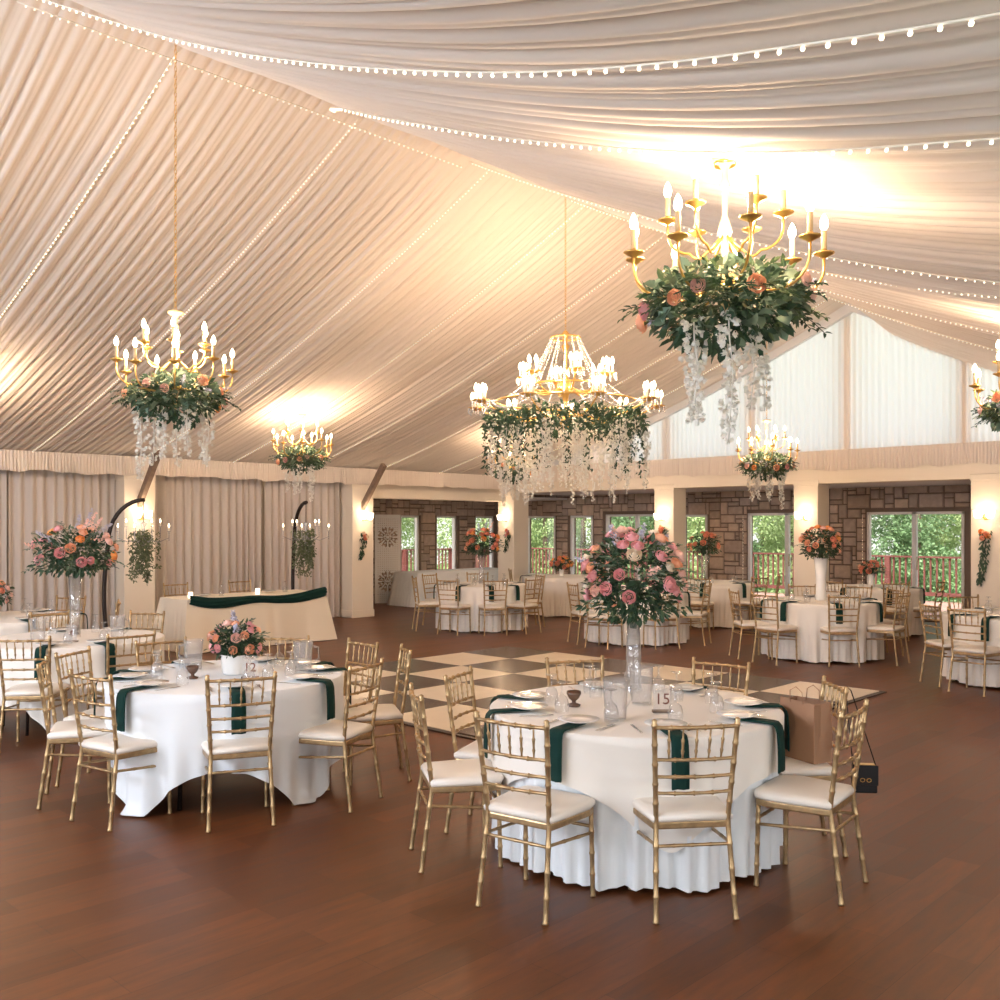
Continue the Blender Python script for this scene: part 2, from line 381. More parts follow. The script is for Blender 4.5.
def stone_wall(name, axis, c, th, a0, a1, holes, sgn, z1=2.75):
    w = wall_holes(name, axis, c, th, a0, a1, -.05, z1, holes, MORTAR)
    mb = MB(); tones = []; stone_face(mb, tones, axis, c, a0, a1, z1-.1, holes, sgn)
    o = mb.build('stone_facing', STONE, w, smooth=False)
    ca = o.data.color_attributes.new('tone', 'FLOAT_COLOR', 'CORNER')
    n = min(len(ca.data), len(tones)); ca.data.foreach_set('color', [x for t in tones[:len(ca.data)] for x in t])
stone_wall('wall_back', 'y', YO, .2, XO, XR, BW, 1)
stone_wall('wall_aisle', 'x', XO-.2, .2, 12, YO+.2, LW, -1) if False else None
# the left aisle's wall: stone side faces +X
w = wall_holes('wall_aisle', 'x', XO-.2, .2, 12, YO+.2, -.05, 2.75, LW, MORTAR)
mb = MB(); tones = []; stone_face(mb, tones, 'x', XO, 12, YO, 2.65, LW, -1)
o = mb.build('stone_facing', STONE, w, smooth=False); ca = o.data.color_attributes.new('tone', 'FLOAT_COLOR', 'CORNER')
ca.data.foreach_set('color', [x for t in tones[:len(ca.data)] for x in t])
struct(MB().bb(XO-.2, XL-.2, 11.8, 12, 0, 2.9).build('wall_aisle_end', PAINT, smooth=False))
for h in BW: window('y', YO-.02, *h, mull=(h[0]+h[1])/2 if h[1]-h[0] > 1.5 else None)
for h in LW: window('x', XO-.14, *h)
# aisle soffits
struct(MB().bb(XL-.0, XR, YB+.24, YO, 2.53, 2.58).build('ceiling', GREYP, smooth=False))
struct(MB().bb(XO, XL-.0, 12, YO, 2.42, 2.47).build('ceiling', GREYP, smooth=False))
# beams
o = MB().bb(XL, XR, YB-.22, YB+.24, 2.53, 2.78).build('trim_1', PAINT, smooth=False); struct(o)
o = MB().bb(XL-.24, XL+.2, 12.0, YB+.24, 2.34, 2.66).build('trim_2', PAINT, smooth=False); struct(o)
struct(MB().bb(XL-.24, XL-.04, 11.8, YB+.24, 2.6, 3.0).build('trim_3', PAINT, smooth=False))
def pillar(n, x, y, w=.48, d=.48, top=2.6):
    mb = MB(); mb.bb(x-w/2, x+w/2, y-d/2, y+d/2, 0, top); mb.bb(x-w/2-.015, x+w/2+.015, y-d/2-.015, y+d/2+.015, 0, .14)
    mb.bb(x-w/2-.01, x+w/2+.01, y-d/2-.01, y+d/2+.01, top-.1, top)
    o = struct(mb.build('trim_%d' % n, PAINT, smooth=False)); bev(o, .006, 1)
pillar(4, XL+.24, 7.28, .44, .52, 2.62); pillar(5, XL+.24, 11.82, .44, .52, 2.62); pillar(6, XL+.2, YB, .5, .5)
for k, x in enumerate((-11.0, -8.0, -5.0, -2.0)): pillar(7+k, x, YB, .46, .44)
# gathered valances (trim) along the two walls
def gathered(name, p0, p1, z0, z1, m, amp=.012, per=.05, n=None, out=Vector((0,0,0)), rows=5, hem=0, seed=1):
    a = Vector(p0); b = Vector(p1); L = (b-a).length; n = n or int(L/.012); d = (b-a)/L; nr = Vector((-d.y, d.x, 0))
    mb = MB()
    for i in range(n+1):
        t = i/n*L; p = a+d*t
        w = amp*math.sin(2*PI*t/per+3*noise1(t*1.3, seed)*2)+amp*.8*(noise1(t/per*.8, seed+1)-.5)*2
        for j in range(rows+1):
            f = j/rows; q = p+nr*(w*(1-.35*f)) ; mb.v.append((q.x, q.y, z0+(z1-z0)*f + (hem*(noise1(t*5, seed)-.5) if j == 0 else 0)))
    for i in range(n):
        for j in range(rows):
            k = i*(rows+1)+j; mb.f.append((k, k+rows+1, k+rows+2, k+1))
    o = mb.build(name, m); return o
struct(gathered('trim_11', (XL+.5,4,0), (XL+.5,16.2,0), 2.6, 2.9, DRAPE, amp=.018, hem=.05))
struct(gathered('trim_12', (XL+.4,YB-.27,0), (XR,YB-.27,0), 2.76, 3.1, DRAPE, amp=.018, hem=.05, seed=2))
# left wall curtains
cn = [(-.9, 3.17, 'beige floor-length curtain panel on the left wall beyond the left edge of the photo'), (3.2, 5.35, 'beige floor-length curtain panel at the far left edge of the wall'), (5.38, 7.0, 'beige floor-length curtain panel just left of the first wall pillar'),
      (7.56, 9.75, 'beige floor-length curtain panel right of the first pillar behind the head table'), (9.77, 11.52, 'beige floor-length curtain panel left of the pillar beside the lattice screen')]
for i, (y0, y1, lb) in enumerate(cn):
    o = gathered('curtain', (XL+.16,y0,0), (XL+.16,y1,0), .02, 2.66, CURT, amp=.045, per=.15, n=int((y1-y0)/.015), rows=6, seed=11+i)
    tag(o, lb, 'curtain', 'curtains along the left wall')
# gable: sheer curtains, mullions, window
gx = [-15.2, -13.0, -11.1, -9.2, -7.35, -5.4, -3.4, -1.2]
for i in range(len(gx)-1):
    a, b = gx[i], gx[i+1]; mb = MB(); n = int((b-a)/.014)
    for k in range(n+1):
        x = a+(b-a)*k/n; w = .012*math.sin(2*PI*x/.11+4*noise1(x*2, i))+.012*noise1(x*14, 2)
        zt = zc(x)-.02
        for j in range(5): mb.v.append((x, YB-.02+w, 3.0+(zt-3.0)*j/4))
    for k in range(n):
        for j in range(4): q = k*5+j; mb.f.append((q, q+5, q+6, q+1))
    pos = ['lowest one at the left corner','second from the left corner','third from the left corner','just left of the peak','just right of the peak','second right of the peak','last at the right eave'][i]
    tag(mb.build('sheer_curtain', SHEER), 'white sheer curtain in the gable window, '+pos, 'curtain', 'sheer gable curtains')
mb = MB()
for x in gx:
    mb.bb(x-.07, x+.07, YB+.03, YB+.2, 2.9, zc(x)+.05)
mb.bb(XL, XR, YB+.08, YB+.22, 2.75, 3.08)
o = struct(mb.build('window_30', PAINT, smooth=False))
mb = MB(); mb.add([(XL,YB+.15,3.0),(XR,YB+.15,3.0),(XR,YB+.15,3.3),(RX,YB+.15,5.7),(XL,YB+.15,3.0+.0001)], [(0,1,2,3,4)])
mb.build('window_pane', GLASSW, o, smooth=False)
# sloping white trim boards under the roof edge on the gable
mb = MB()
for (xa, xb) in ((RX, XL), (RX, XR)):
    n = 12
    for k in range(n):
        p, q = xa+(xb-xa)*k/n, xa+(xb-xa)*(k+1)/n
        za, zb = zc(p)-.17, zc(q)-.17
        y0, y1 = YB-.14, YB-.04
        mb.add([(p,y0,za),(q,y0,zb),(q,y1,zb),(p,y1,za),(p,y0,za+.2),(q,y0,zb+.2),(q,y1,zb+.2),(p,y1,za+.2)], [(0,3,2,1),(4,5,6,7),(0,1,5,4),(2,3,7,6)])
struct(mb.build('trim_13', GREYP, smooth=False))
# knee braces on the left pillars
for y, wd_ in ((7.28, 'first wall pillar above the arched black stand'), (11.82, 'pillar beside the lattice screen')):
    a = Vector((XL+.42, y, 2.12)); b = Vector((XL+1.1, y, 2.95)); d = (b-a); L = d.length; mid = (a+b)/2
    M = d.to_track_quat('X', 'Z').to_matrix()
    o = MB().box(mid, (L, .08, .11), M=M).build('knee_brace', WOODB, smooth=False); bev(o, .004, 1)
    tag(o, 'slanting timber brace on the '+wd_, 'brace')
# ---------------------------------------------------------------- fairy light strings on the ceiling
bulbm = MB().ball((0,0,0), .0075, 6, 4); bo = bulbm.build('bulb', FAIRY); bulb_me = bo.data; bpy.data.objects.remove(bo)
def string_light(pts, label, step=.055, indiv=False, r=.0055):
    t = thing('string_light', label, 'string lights', pts[0], 0, 'fairy light strings')
    loc = [Vector(p)-Vector(pts[0]) for p in pts]
    MB().tube(loc, .005, 4).build('wire', CANDLE, t)
    ps = []; acc = 0
    for a, b in zip(loc, loc[1:]):
        L = (b-a).length; q = step-acc
        while q < L: ps.append(a+(b-a)*q/L-Vector((0,0,.012))); q += step
        acc = (acc+L) % step
    if indiv:
        for p in ps[:100]: put('bulb', bulb_me, t, p)
        ps = ps[100:]
    if ps:
        mb = MB()
        for p in ps: mb.ball(p, r, 5, 3)
        o = mb.build('bulb', FAIRY, t); o['kind'] = 'stuff'
def xy(pts): return [(x, y, zc(x)-.075) for x, y in pts]
def cl(xa, xb, y, n=22): return [(xa+(xb-xa)*i/n, y, zc(xa+(xb-xa)*i/n)-.075) for i in range(n+1)]
for k, (y, w_) in enumerate(((3.8,'nearest'),(5.6,'second nearest'),(7.35,'third nearest'),(8.95,'fourth nearest'),(10.6,'fifth nearest'),(12.2,'sixth nearest'),(13.8,'seventh nearest'),(15.4,'farthest'))):
    string_light(cl(RX, XL+.4, y), 'warm fairy lights down the left ceiling slope, %s string from the camera' % w_, step=.065 if k == 0 else .05, indiv=(k == 0), r=.0055)
for k, (pts, w_) in enumerate((([(-7.15,2.3),(-6.3,2.5),(-5.25,2.72),(-4.44,2.74),(-3.53,2.69),(-2.49,2.6),(-1.77,2.54),(-1.25,2.5),(-.74,2.49),(.4,2.5)],'nearest'),
        ([(-7.15,5.3),(-6.4,4.7),(-5.7,4.27),(-4.46,3.98),(-3.72,3.88),(-2.62,3.66),(-1.2,3.45),(.4,3.4)],'second nearest'),([(-7.15,7.0),(-5,6.75),(-3.11,6.55),(-1.91,6.44),(.4,6.3)],'third nearest'),
        ([(-7.15,8.6),(-5.4,8.3),(-3.79,7.9),(-2.09,7.1),(.4,6.9)],'fourth nearest'),([(-7.15,11.2),(-5,10.7),(-3.01,10.2),(.4,10)],'fifth nearest'),([(-7.15,14.3),(-4.25,14.1),(.4,14)],'farthest'))):
    dense = []
    for a, b in zip(pts, pts[1:]):
        for q in range(6): dense.append((a[0]+(b[0]-a[0])*q/6, a[1]+(b[1]-a[1])*q/6))
    string_light(xy(dense+[pts[-1]]), 'warm fairy lights across the right ceiling slope, %s string from the camera' % w_, step=.075 if k < 2 else .06, indiv=(k < 2))
string_light([(RX-.05, 2.6+i*.4, RZ-.13) for i in range(12)], 'warm fairy lights along the ceiling ridge at upper left', step=.06)
for x, w_ in ((-7.98,'right'),(-10.58,'left')):
    string_light([(x, YO-.08, 2.0-.2*i) for i in range(10)], 'fairy lights hanging down beside the %s sliding glass door' % w_, step=.07)
# ---------------------------------------------------------------- dance floor
t = thing('dance_floor', 'ivory and charcoal checkered dance floor laid in the middle of the hall', 'dance floor', (-9.75, 5.76, 0))
MB().bb(-.06, 5.54, -.06, 4.63, 0, .014).build('edging', TILED, t, smooth=False)
for i in range(6):
    for j in range(5):
        ii = (i+(4-j)) % 2
        o = MB().bb(i*.914+.002, (i+1)*.914-.002, j*.914+.002, (j+1)*.914-.002, .014, .022).build('tile', TILEW if ii else TILED, t, smooth=False)
        o['label'] = 'ivory tile' if ii else 'charcoal tile'
# ---------------------------------------------------------------- chiavari chair
def bamboo(a, b, r, n=6, ring=1.17, segs=None):
    a = Vector(a); b = Vector(b); pts = []; rr = []
    for k in range(n):
        t0 = k/n
        for u, q in ((.06,1.0),(.5,.92),(.86,1.0),(.93,ring),(.985,ring)):
            pts.append(a+(b-a)*(t0+u/n)); rr.append(r*q)
    return pts, rr
def make_chair():
    t = thing('chiavari_chair', 'x', 'chair')
    def tb(name, pr, n=8):
        return MB().tube(pr[0], pr[1], n).build(name, GOLDCH, t)
    # seat frame
    mb = MB(); P = [(-.185,-.18),(.185,-.18),(.20,-.05),(.215,.12),(.20,.185),(.15,.205),(0,.21),(-.15,.205),(-.20,.185),(-.215,.12),(-.20,-.05)]
    vs = [(x, y, .405) for x, y in P]+[(x, y, .44) for x, y in P]; n = len(P)
    mb.add(vs, [tuple(reversed(range(n))), tuple(range(n, 2*n))]+[(i, (i+1)%n, n+(i+1)%n, n+i) for i in range(n)])
    bev(mb.build('seat_frame', GOLDCH, t, smooth=False), .008, 2)
    mb = MB(); rings = [(1.0,.44),(1.03,.452),(1.03,.466),(.98,.478),(.86,.486),(.5,.490),(.01,.491)]
    for s_, z in rings: mb.v += [(x*s_, (y-.01)*s_+.01, z) for x, y in P]
    for j in range(len(rings)-1):
        for i in range(n): mb.f.append((j*n+i, j*n+(i+1)%n, (j+1)*n+(i+1)%n, (j+1)*n+i))
    mb.f.append(tuple(reversed(range(n)))); mb.build('seat_cushion', CUSH, t)['label'] = 'cream seat cushion'
    for s in (-1, 1):
        tb('leg', bamboo((s*.19,.175,.415), (s*.195,.185,0), .0125, 4))
        p1, r1 = bamboo((s*.17,-.175,.44), (s*.188,-.235,.0), .0130, 4)
        p2, r2 = bamboo((s*.17,-.175,.44), (s*.195,-.235,.90), .0130, 5)
        p2 = list(reversed(p2)); r2 = list(reversed(r2))
        pts = [Vector((s*.195,-.236,.925)), Vector((s*.195,-.236,.918))]+[Vector((s*.195,-.236,.905))]+p2+p1; rad = [.004,.014,.010]+r2+r1
        MB().tube(pts, rad, 8).build('leg', GOLDCH, t)['label'] = 'rear leg running up into the back post'
    def rail(name, z, nb=4, r=.009):
        f = (z-.44)/.46; x = .17+.025*f; y = -.175-.06*f
        pts = []; rr = []
        for k in range(nb):
            for u, q in ((.03,1.0),(.5,.85),(.9,1.0),(.95,1.35),(.99,1.35)):
                tt = (k+u)/nb; xx = -x+2*x*tt; pts.append((xx, y-.022*math.sin(PI*tt), z)); rr.append(r*q)
        return MB().tube([(-x, y, z)]+pts+[(x, y, z)], [r]+rr+[r], 8).build(name, GOLDCH, t)
    rail('top_rail', .885, 5, .0105)
    for z in (.735, .655, .578): rail('back_rail', z)
    for k in range(5):
        u = (k+1)/6; sg = math.sin(PI*u)
        a = Vector((-.186+.372*u*.985, -.213-.022*sg, .735)); b = Vector((-.193+.386*u, -.232-.022*sg, .885))
        pts = []; rr = []
        for q, w in ((0,.7),(.15,.7),(.28,1.3),(.34,.8),(.5,1.0),(.62,1.35),(.68,.7),(.85,.7),(1,.7)): pts.append(a+(b-a)*q); rr.append(.0065*w)
        tb('spindle', (pts, rr), 6)
    for s in (-1, 1):
        tb('stretcher', bamboo((s*.192,.178,.31), (s*.175,-.19,.34), .0085, 3))
    tb('stretcher', bamboo((-.175,-.192,.335), (.175,-.192,.335), .0085, 4))
    tb('stretcher', bamboo((-.192,.178,.34), (.192,.178,.34), .0085, 4))
    return t
chair0 = make_chair(); freeze(chair0); chair_used = [False]
def place_chair(lat, d, clat, cdp, label, group, face=None):
    b = W(lat, d); c = W(clat, cdp); v = (c-b).normalized()
    rz = math.atan2(v.y, v.x)-PI/2 + (face or 0)
    p = b + Vector((-math.sin(rz), math.cos(rz), 0))*.235
    if not chair_used[0]: o = chair0; chair_used[0] = True
    else: o = copy_tree(chair0)
    o.location = p; o.rotation_euler = (0,0,rz); tag(o, label, 'chair', group); return o
# ---------------------------------------------------------------- flowers
def rose_mesh(m, r=.045, seed=1):
    rnd = random.Random(seed); mb = MB()
    for layer, (k, r0, r1, z0, z1) in enumerate(((3,.16,.10,.0,.62),(4,.30,.30,-.1,.60),(5,.50,.58,-.25,.50),(6,.70,.90,-.4,.30),(6,.80,1.12,-.45,.05))):
        for i in range(k):
            a = 2*PI*(i+.5*layer+rnd.random()*.25)/k; wd2 = 2*PI/k*1.25; dz = rnd.uniform(-.05,.05)
            vs = []
            for j in range(4):
                f = j/3
                for q in (-1,-.4,.4,1):
                    ang = a+q*wd2*.5*(.6+.4*math.sin(PI*(.2+.6*f))); bul = .16*math.sin(PI*f)
                    rad = r*(r0+(r1-r0)*f+bul*r0+(.02*layer if q > 0 else 0)); z = r*(z0+(z1-z0)*f+dz-.10*abs(q)**2*f)
                    vs.append((rad*math.cos(ang), rad*math.sin(ang), z))
            fs = [(j*4+i2, j*4+i2+1, (j+1)*4+i2+1, (j+1)*4+i2) for j in range(3) for i2 in range(3)]
            mb.add(vs, fs)
    mb.ball((0,0,r*-.05), r*.30, 6, 5)
    o = mb.build('rose', m); me = o.data; bpy.data.objects.remove(o); return me
ROSE = {k: [rose_mesh(m, seed=s_) for s_ in (1, 2)] for k, m in ROSES.items()}
def rvec(rnd):
    while True:
        v = Vector((rnd.uniform(-1,1), rnd.uniform(-1,1), rnd.uniform(-1,1)))
        if .05 < v.length < 1: return v.normalized()
def leaves(mb, rnd, n, rx, ry, rz, L, wd=.35, up=.0, inner=.35, zc_=0, droop=0):
    for _ in range(n):
        v = rvec(rnd); q = rnd.uniform(inner, 1)
        p = Vector((v.x*rx*q, v.y*ry*q, zc_+v.z*rz*q)); d = (Vector((v.x, v.y, v.z*.6+up))+rvec(rnd)*.7).normalized(); d.z -= droop
        l = L*rnd.uniform(.6, 1.2); mb.leaf(p, d, rvec(rnd)+Vector((0,0,1)), l, l*wd*rnd.uniform(.8,1.3))
def sprig(mb, rnd, p, d, L, ln=.05, n=8):        # a stem with opposite leaves
    p = Vector(p); d = Vector(d).normalized(); pts = []
    for i in range(n+1):
        f = i/n; pts.append(p+d*L*f+Vector((0,0,-.25*L*f*f)))
    mb.tube(pts, .0025, 3, False)
    for i in range(1, n+1):
        dd = (pts[i]-pts[i-1]).normalized(); sd = dd.cross(Vector((0,0,1)));
        if sd.length < .1: sd = Vector((1,0,0))
        sd.normalize()
        for s in (-1, 1): mb.leaf(pts[i], dd*.6+sd*s+rvec(rnd)*.25, rvec(rnd)*.4+Vector((0,0,1)), ln*rnd.uniform(.7,1.1), ln*.33)
def spike(mb, rnd, p, d, L, r=.022, n=26):      # tall flower spike of florets
    p = Vector(p); d = Vector(d).normalized()
    for i in range(n):
        f = i/n; q = p+d*L*(.2+.8*f)+rvec(rnd)*r*(1.15-f)
        for k in range(3): mb.leaf(q, rvec(rnd), rvec(rnd), r*.9, r*.6)
def bouquet(loc, label, cat, R, H, cols, nr, seed, group, nl=260, rs=1.0, spikes=0, sprigs=14, dome=True, name='floral_bouquet'):
    rnd = random.Random(seed); t = thing(name, label, cat, loc, rnd.uniform(0,6), group)
    a = MB(); leaves(a, rnd, int(nl*1.5), R*.82, R*.82, H*.40, .056*(R/.3)**.3, .36, zc_=H*.42); leaves(a, rnd, nl//2, R*.92, R*.92, H*.15, .06*(R/.3)**.3, .36, zc_=H*.17, droop=.1)
    m_ = MB(); leaves(m_, rnd, nl//2, R*.92, R*.92, H*.44, .05*(R/.3)**.3, .30, zc_=H*.42, inner=.75); m_.build('foliage', LEAFB, t)['label'] = 'lighter green foliage'
    a.tube([(0,0,-.03),(0,0,H*.4)], [.02,.05], 6)
    a.build('foliage', LEAFD, t)
    b = MB()
    for _ in range(sprigs):
        an = rnd.uniform(0, 2*PI); el = rnd.uniform(-.2, 1.1); d = Vector((math.cos(an)*math.cos(el), math.sin(an)*math.cos(el), math.sin(el)))
        sprig(b, rnd, (d.x*R*.5, d.y*R*.5, H*.35+d.z*H*.3), d, R*rnd.uniform(.5,.75), .05*(R/.3)**.4)
    if sprigs: b.build('eucalyptus', LEAFG, t)
    k = 0; pts = []
    while len(pts) < nr and k < 4000:
        k += 1; an = rnd.uniform(0, 2*PI); el = math.asin(rnd.uniform(-.5, 1)); v = Vector((math.cos(an)*math.cos(el), math.sin(an)*math.cos(el), math.sin(el)))
        p = Vector((v.x*R*.9, v.y*R*.9, H*.42+v.z*H*.46))
        if all((p-q[0]).length > .055*rs for q in pts): pts.append((p, v))
    for p, v in pts:
        c = rnd.choice(cols); o = put('rose', rnd.choice(ROSE[c]), t, p)
        o.rotation_euler = (v+Vector((0,0,.25))).to_track_quat('Z', 'Y').to_euler(); s_ = rs*rnd.uniform(.85, 1.3); o.scale = (s_*.64,)*3
        o['label'] = c+' rose'
    f = MB(); g = MB()
    for i in range(spikes):
        an = rnd.uniform(0, 2*PI); el = rnd.uniform(.1, 1.35); d = Vector((math.cos(an)*math.cos(el), math.sin(an)*math.cos(el), math.sin(el)))
        spike(f if i % 2 else g, rnd, d*R*.6+Vector((0,0,H*.4)), d, R*rnd.uniform(.35,.58), .02)
    if spikes: f.build('delphinium', LILAC, t); 
    if spikes > 1: g.build('stock_flower', ROSES['blush'], t)
    return t
def wisteria(mb, rnd, p, L, r=.028, dens=85):
    p = Vector(p); n = int(L*dens)
    sway = rnd.uniform(0, 6)
    mb.tube([p+Vector((.012*math.sin(f*7+sway),0,-L*f)) for f in (0,.2,.4,.6,.8,1)], .004, 4)
    for i in range(n):
        f = i/n; rr = r*(1.15-.75*f)*rnd.uniform(.5, 1.1)
        an = rnd.uniform(0, 2*PI); q = p+Vector((math.cos(an)*rr+.012*math.sin(f*7+sway), math.sin(an)*rr, -L*f))
        for k in range(3): mb.leaf(q, Vector((math.cos(an), math.sin(an), -.5))+rvec(rnd)*.8, rvec(rnd), .03*(1.1-.4*f), .026, .1)
# ---------------------------------------------------------------- branch chandelier with flowers
def chain(mb, z0, z1):
    z = z0; k = 0
    while z < z1:
        pts = [];
        for i in range(9):
            a = 2*PI*i/8; x = .010*math.cos(a); zz = z+.020+.022*math.sin(a)
            pts.append((x, 0, zz) if k % 2 else (0, x, zz))
        mb.tube(pts, .0028, 4, False); z += .034; k += 1
def make_branch():
    t = thing('candle_chandelier', 'x', 'chandelier')       # origin = top of the crown
    MB().lathe([(.06,0),(.062,-.02),(.030,-.035),(.016,-.06),(.014,-.10),(.026,-.13),(.014,-.155),(.011,-.27),(.024,-.31),(.034,-.35),(.018,-.39),(.012,-.46),(.030,-.52),(.045,-.57),(.03,-.62),(.015,-.7),(.01,-.78)], n=14).build('column', mat('turned_gilt_column', (.70,.52,.28), .4), t)
    MB().lathe([(.085,-.6),(.09,-.615),(.085,-.63)], n=16).build('hub', GOLD, t)
    def arm(an, r, zh, cup, sag, tilt=0):
        c, s_ = math.cos(an), math.sin(an); pts = []; q = sag
        prof_ = [(.02, zh+.05), (.05, zh+.01), (.09, zh-.025)]
        for i in range(4): f = (i+1)/4; prof_.append((.09+(r-q-.09)*f, zh-.03-.02*math.sin(PI*f)+(cup-.06-q-zh+.03)*f*f))
        zb = prof_[-1][1]
        for i in range(1, 7): a_ = i/6*PI/2; prof_.append((r-q+q*math.sin(a_), zb+q*(1-math.cos(a_))))
        prof_.append((r, cup))
        pts = [(x_*c, x_*s_, z_) for x_, z_ in prof_]
        a = MB().tube(pts, .0065, 6).build('arm', GOLD, t)
        x, y = r*c, r*s_
        MB().lathe([(.008,cup-.02),(.02,cup-.012),(.045,cup),(.048,cup+.006),(.02,cup+.008),(.014,cup+.02)], (x,y,0), 12).build('drip_pan', GOLD, a)
        MB().lathe([(.0125,cup+.012),(.0125,cup+.105),(.010,cup+.108)], (x,y,0), 8).build('candle_sleeve', SLEEVE, a)
        MB().lathe([(.008,cup+.108),(.017,cup+.122),(.020,cup+.138),(.015,cup+.160),(.006,cup+.178),(.002,cup+.184)], (x,y,0), 8).build('bulb', BULB, a)
    for k in range(9): arm(2*PI*k/9+.2, .44, -.60, -.47 if k % 3 else -.42, .13)
    for k in range(6): arm(2*PI*k/6+.5, .26, -.42, -.28, .10)
    return t
branch0 = make_branch(); freeze(branch0)
def make_chand_flowers(seed=5):
    rnd = random.Random(seed); t = thing('chandelier_flowers', 'x', 'flowers')
    a = MB(); leaves(a, rnd, 760, .37, .37, .16, .062, .38, zc_=-.66, inner=.3); leaves(a, rnd, 240, .30, .30, .13, .072, .45, zc_=-.77, droop=.4)
    m_ = MB(); leaves(m_, rnd, 220, .39, .39, .18, .06, .34, zc_=-.67, inner=.8)
    for _ in range(14):
        an = rnd.uniform(0, 2*PI); d = Vector((math.cos(an), math.sin(an), rnd.uniform(-.4,.4))); sprig(m_, rnd, (d.x*.28, d.y*.28, -.66), d, rnd.uniform(.13,.22), .045)
    m_.build('foliage', LEAFB, t)['label'] = 'lighter green foliage'
    for _ in range(26):
        an = rnd.uniform(0, 2*PI); el = rnd.uniform(-.5, .35); d = Vector((math.cos(an), math.sin(an), el)); sprig(a, rnd, (d.x*.26, d.y*.26, -.66), d, rnd.uniform(.13,.24), .05)
    a.build('foliage', LEAFD, t)
    b = MB(); leaves(b, rnd, 230, .37, .34, .17, .07, .8, zc_=-.68, inner=.8); b.build('eucalyptus', LEAFG, t)
    for k in range(11):
        an = 2*PI*k/11+rnd.uniform(-.2,.2); z = -.66+rnd.uniform(-.1,.1); v = Vector((math.cos(an), math.sin(an), (z+.70)*3))
        o = put('rose', ROSE[rnd.choice(['peach','blush','pink','peach','orange'])][k % 2], t, (.39*v.x, .39*v.y, z)); o.rotation_euler = v.to_track_quat('Z','Y').to_euler(); s_ = rnd.uniform(.65,.95); o.scale = (s_,)*3
    l = MB()
    for k in range(6):
        an = rnd.uniform(0, 2*PI); d = Vector((math.cos(an), math.sin(an), rnd.uniform(-.6,.6))); spike(l, rnd, (d.x*.28, d.y*.28, -.64), d, .16, .02, 22)
    l.build('delphinium', LILAC, t)
    for k in range(7):
        an = 2*PI*k/7+rnd.uniform(-.3,.3); r = rnd.uniform(.12,.28); w_ = MB(); wisteria(w_, rnd, (r*math.cos(an), r*math.sin(an), -.78), rnd.uniform(.38,.6), .036, 110)
        w_.build('wisteria_strand', WHITEFL, t)
    return t
cflow0 = make_chand_flowers(); freeze(cflow0)
ZCROWN = 3.50
spots = [((-7.2,3.78), 'candle chandelier on the long chain at the left', 0.0), ((-2.35,3.95), 'large candle chandelier nearest the camera at upper right', 1.1),
         ((-12.5,8.65), 'small candle chandelier by the left ceiling slope, with a bright glow above', 2.0), ((-7.2,13.3), 'small candle chandelier before the white gable curtains', 3.1),
         ((-2.3,8.6), 'candle chandelier cut off by the right edge of the photo', 4.2), ((-12.5,13.35), 'candle chandelier half hidden behind the hanging white wisteria of the crystal one', 5.0),
         ((-12.6,3.78), 'candle chandelier over the left-edge tables, just out of sight', 2.6)]
for i, ((x, y), lb, rz) in enumerate(spots):
    ch = branch0 if i == 0 else copy_tree(branch0); fl = cflow0 if i == 0 else copy_tree(cflow0)
    zt = ZCROWN - (.12 if i == 3 else 0)
    if i in (2, 4, 5, 6): zt = min(ZCROWN, zc(x)-.09)
    for o in (ch, fl): o.location = (x, y, zt); o.rotation_euler = (0,0,rz)
    tag(ch, 'gold '+lb, 'chandelier', 'candle chandeliers'); tag(fl, 'greenery, peach roses and white wisteria under the '+lb.replace(', with a bright glow above','').replace(', just out of sight',''), 'flowers', 'flowers under the candle chandeliers')
    if len(fl['label'].split()) > 16: fl['label'] = {0:'greenery, roses and wisteria under the long-chained left chandelier',1:'greenery, roses and wisteria under the large near chandelier at upper right',2:'greenery and wisteria under the small chandelier by the left slope',3:'greenery and orange roses under the chandelier before the gable curtains',4:'greenery under the chandelier cut off by the right photo edge',5:'greenery under the chandelier hidden behind the crystal one',6:'greenery under the left chandelier just out of sight'}[i]
    mb = MB(); zz = zc(x)-.03-zt
    if zz > .06: chain(mb, .0, zz); c_ = mb.build('chain', GOLD, ch)
    else: MB().lathe([(.05,zz),(.05,zz-.02),(.02,0)], n=12).build('canopy', GOLD, ch)
    for k in range(3):
        a = 2*PI*k/3+rz; light('POINT', 'candle_glow', (x+.30*math.cos(a), y+.30*math.sin(a), zt-.32), K_CH/3, WARM, shadow_soft_size=.06)
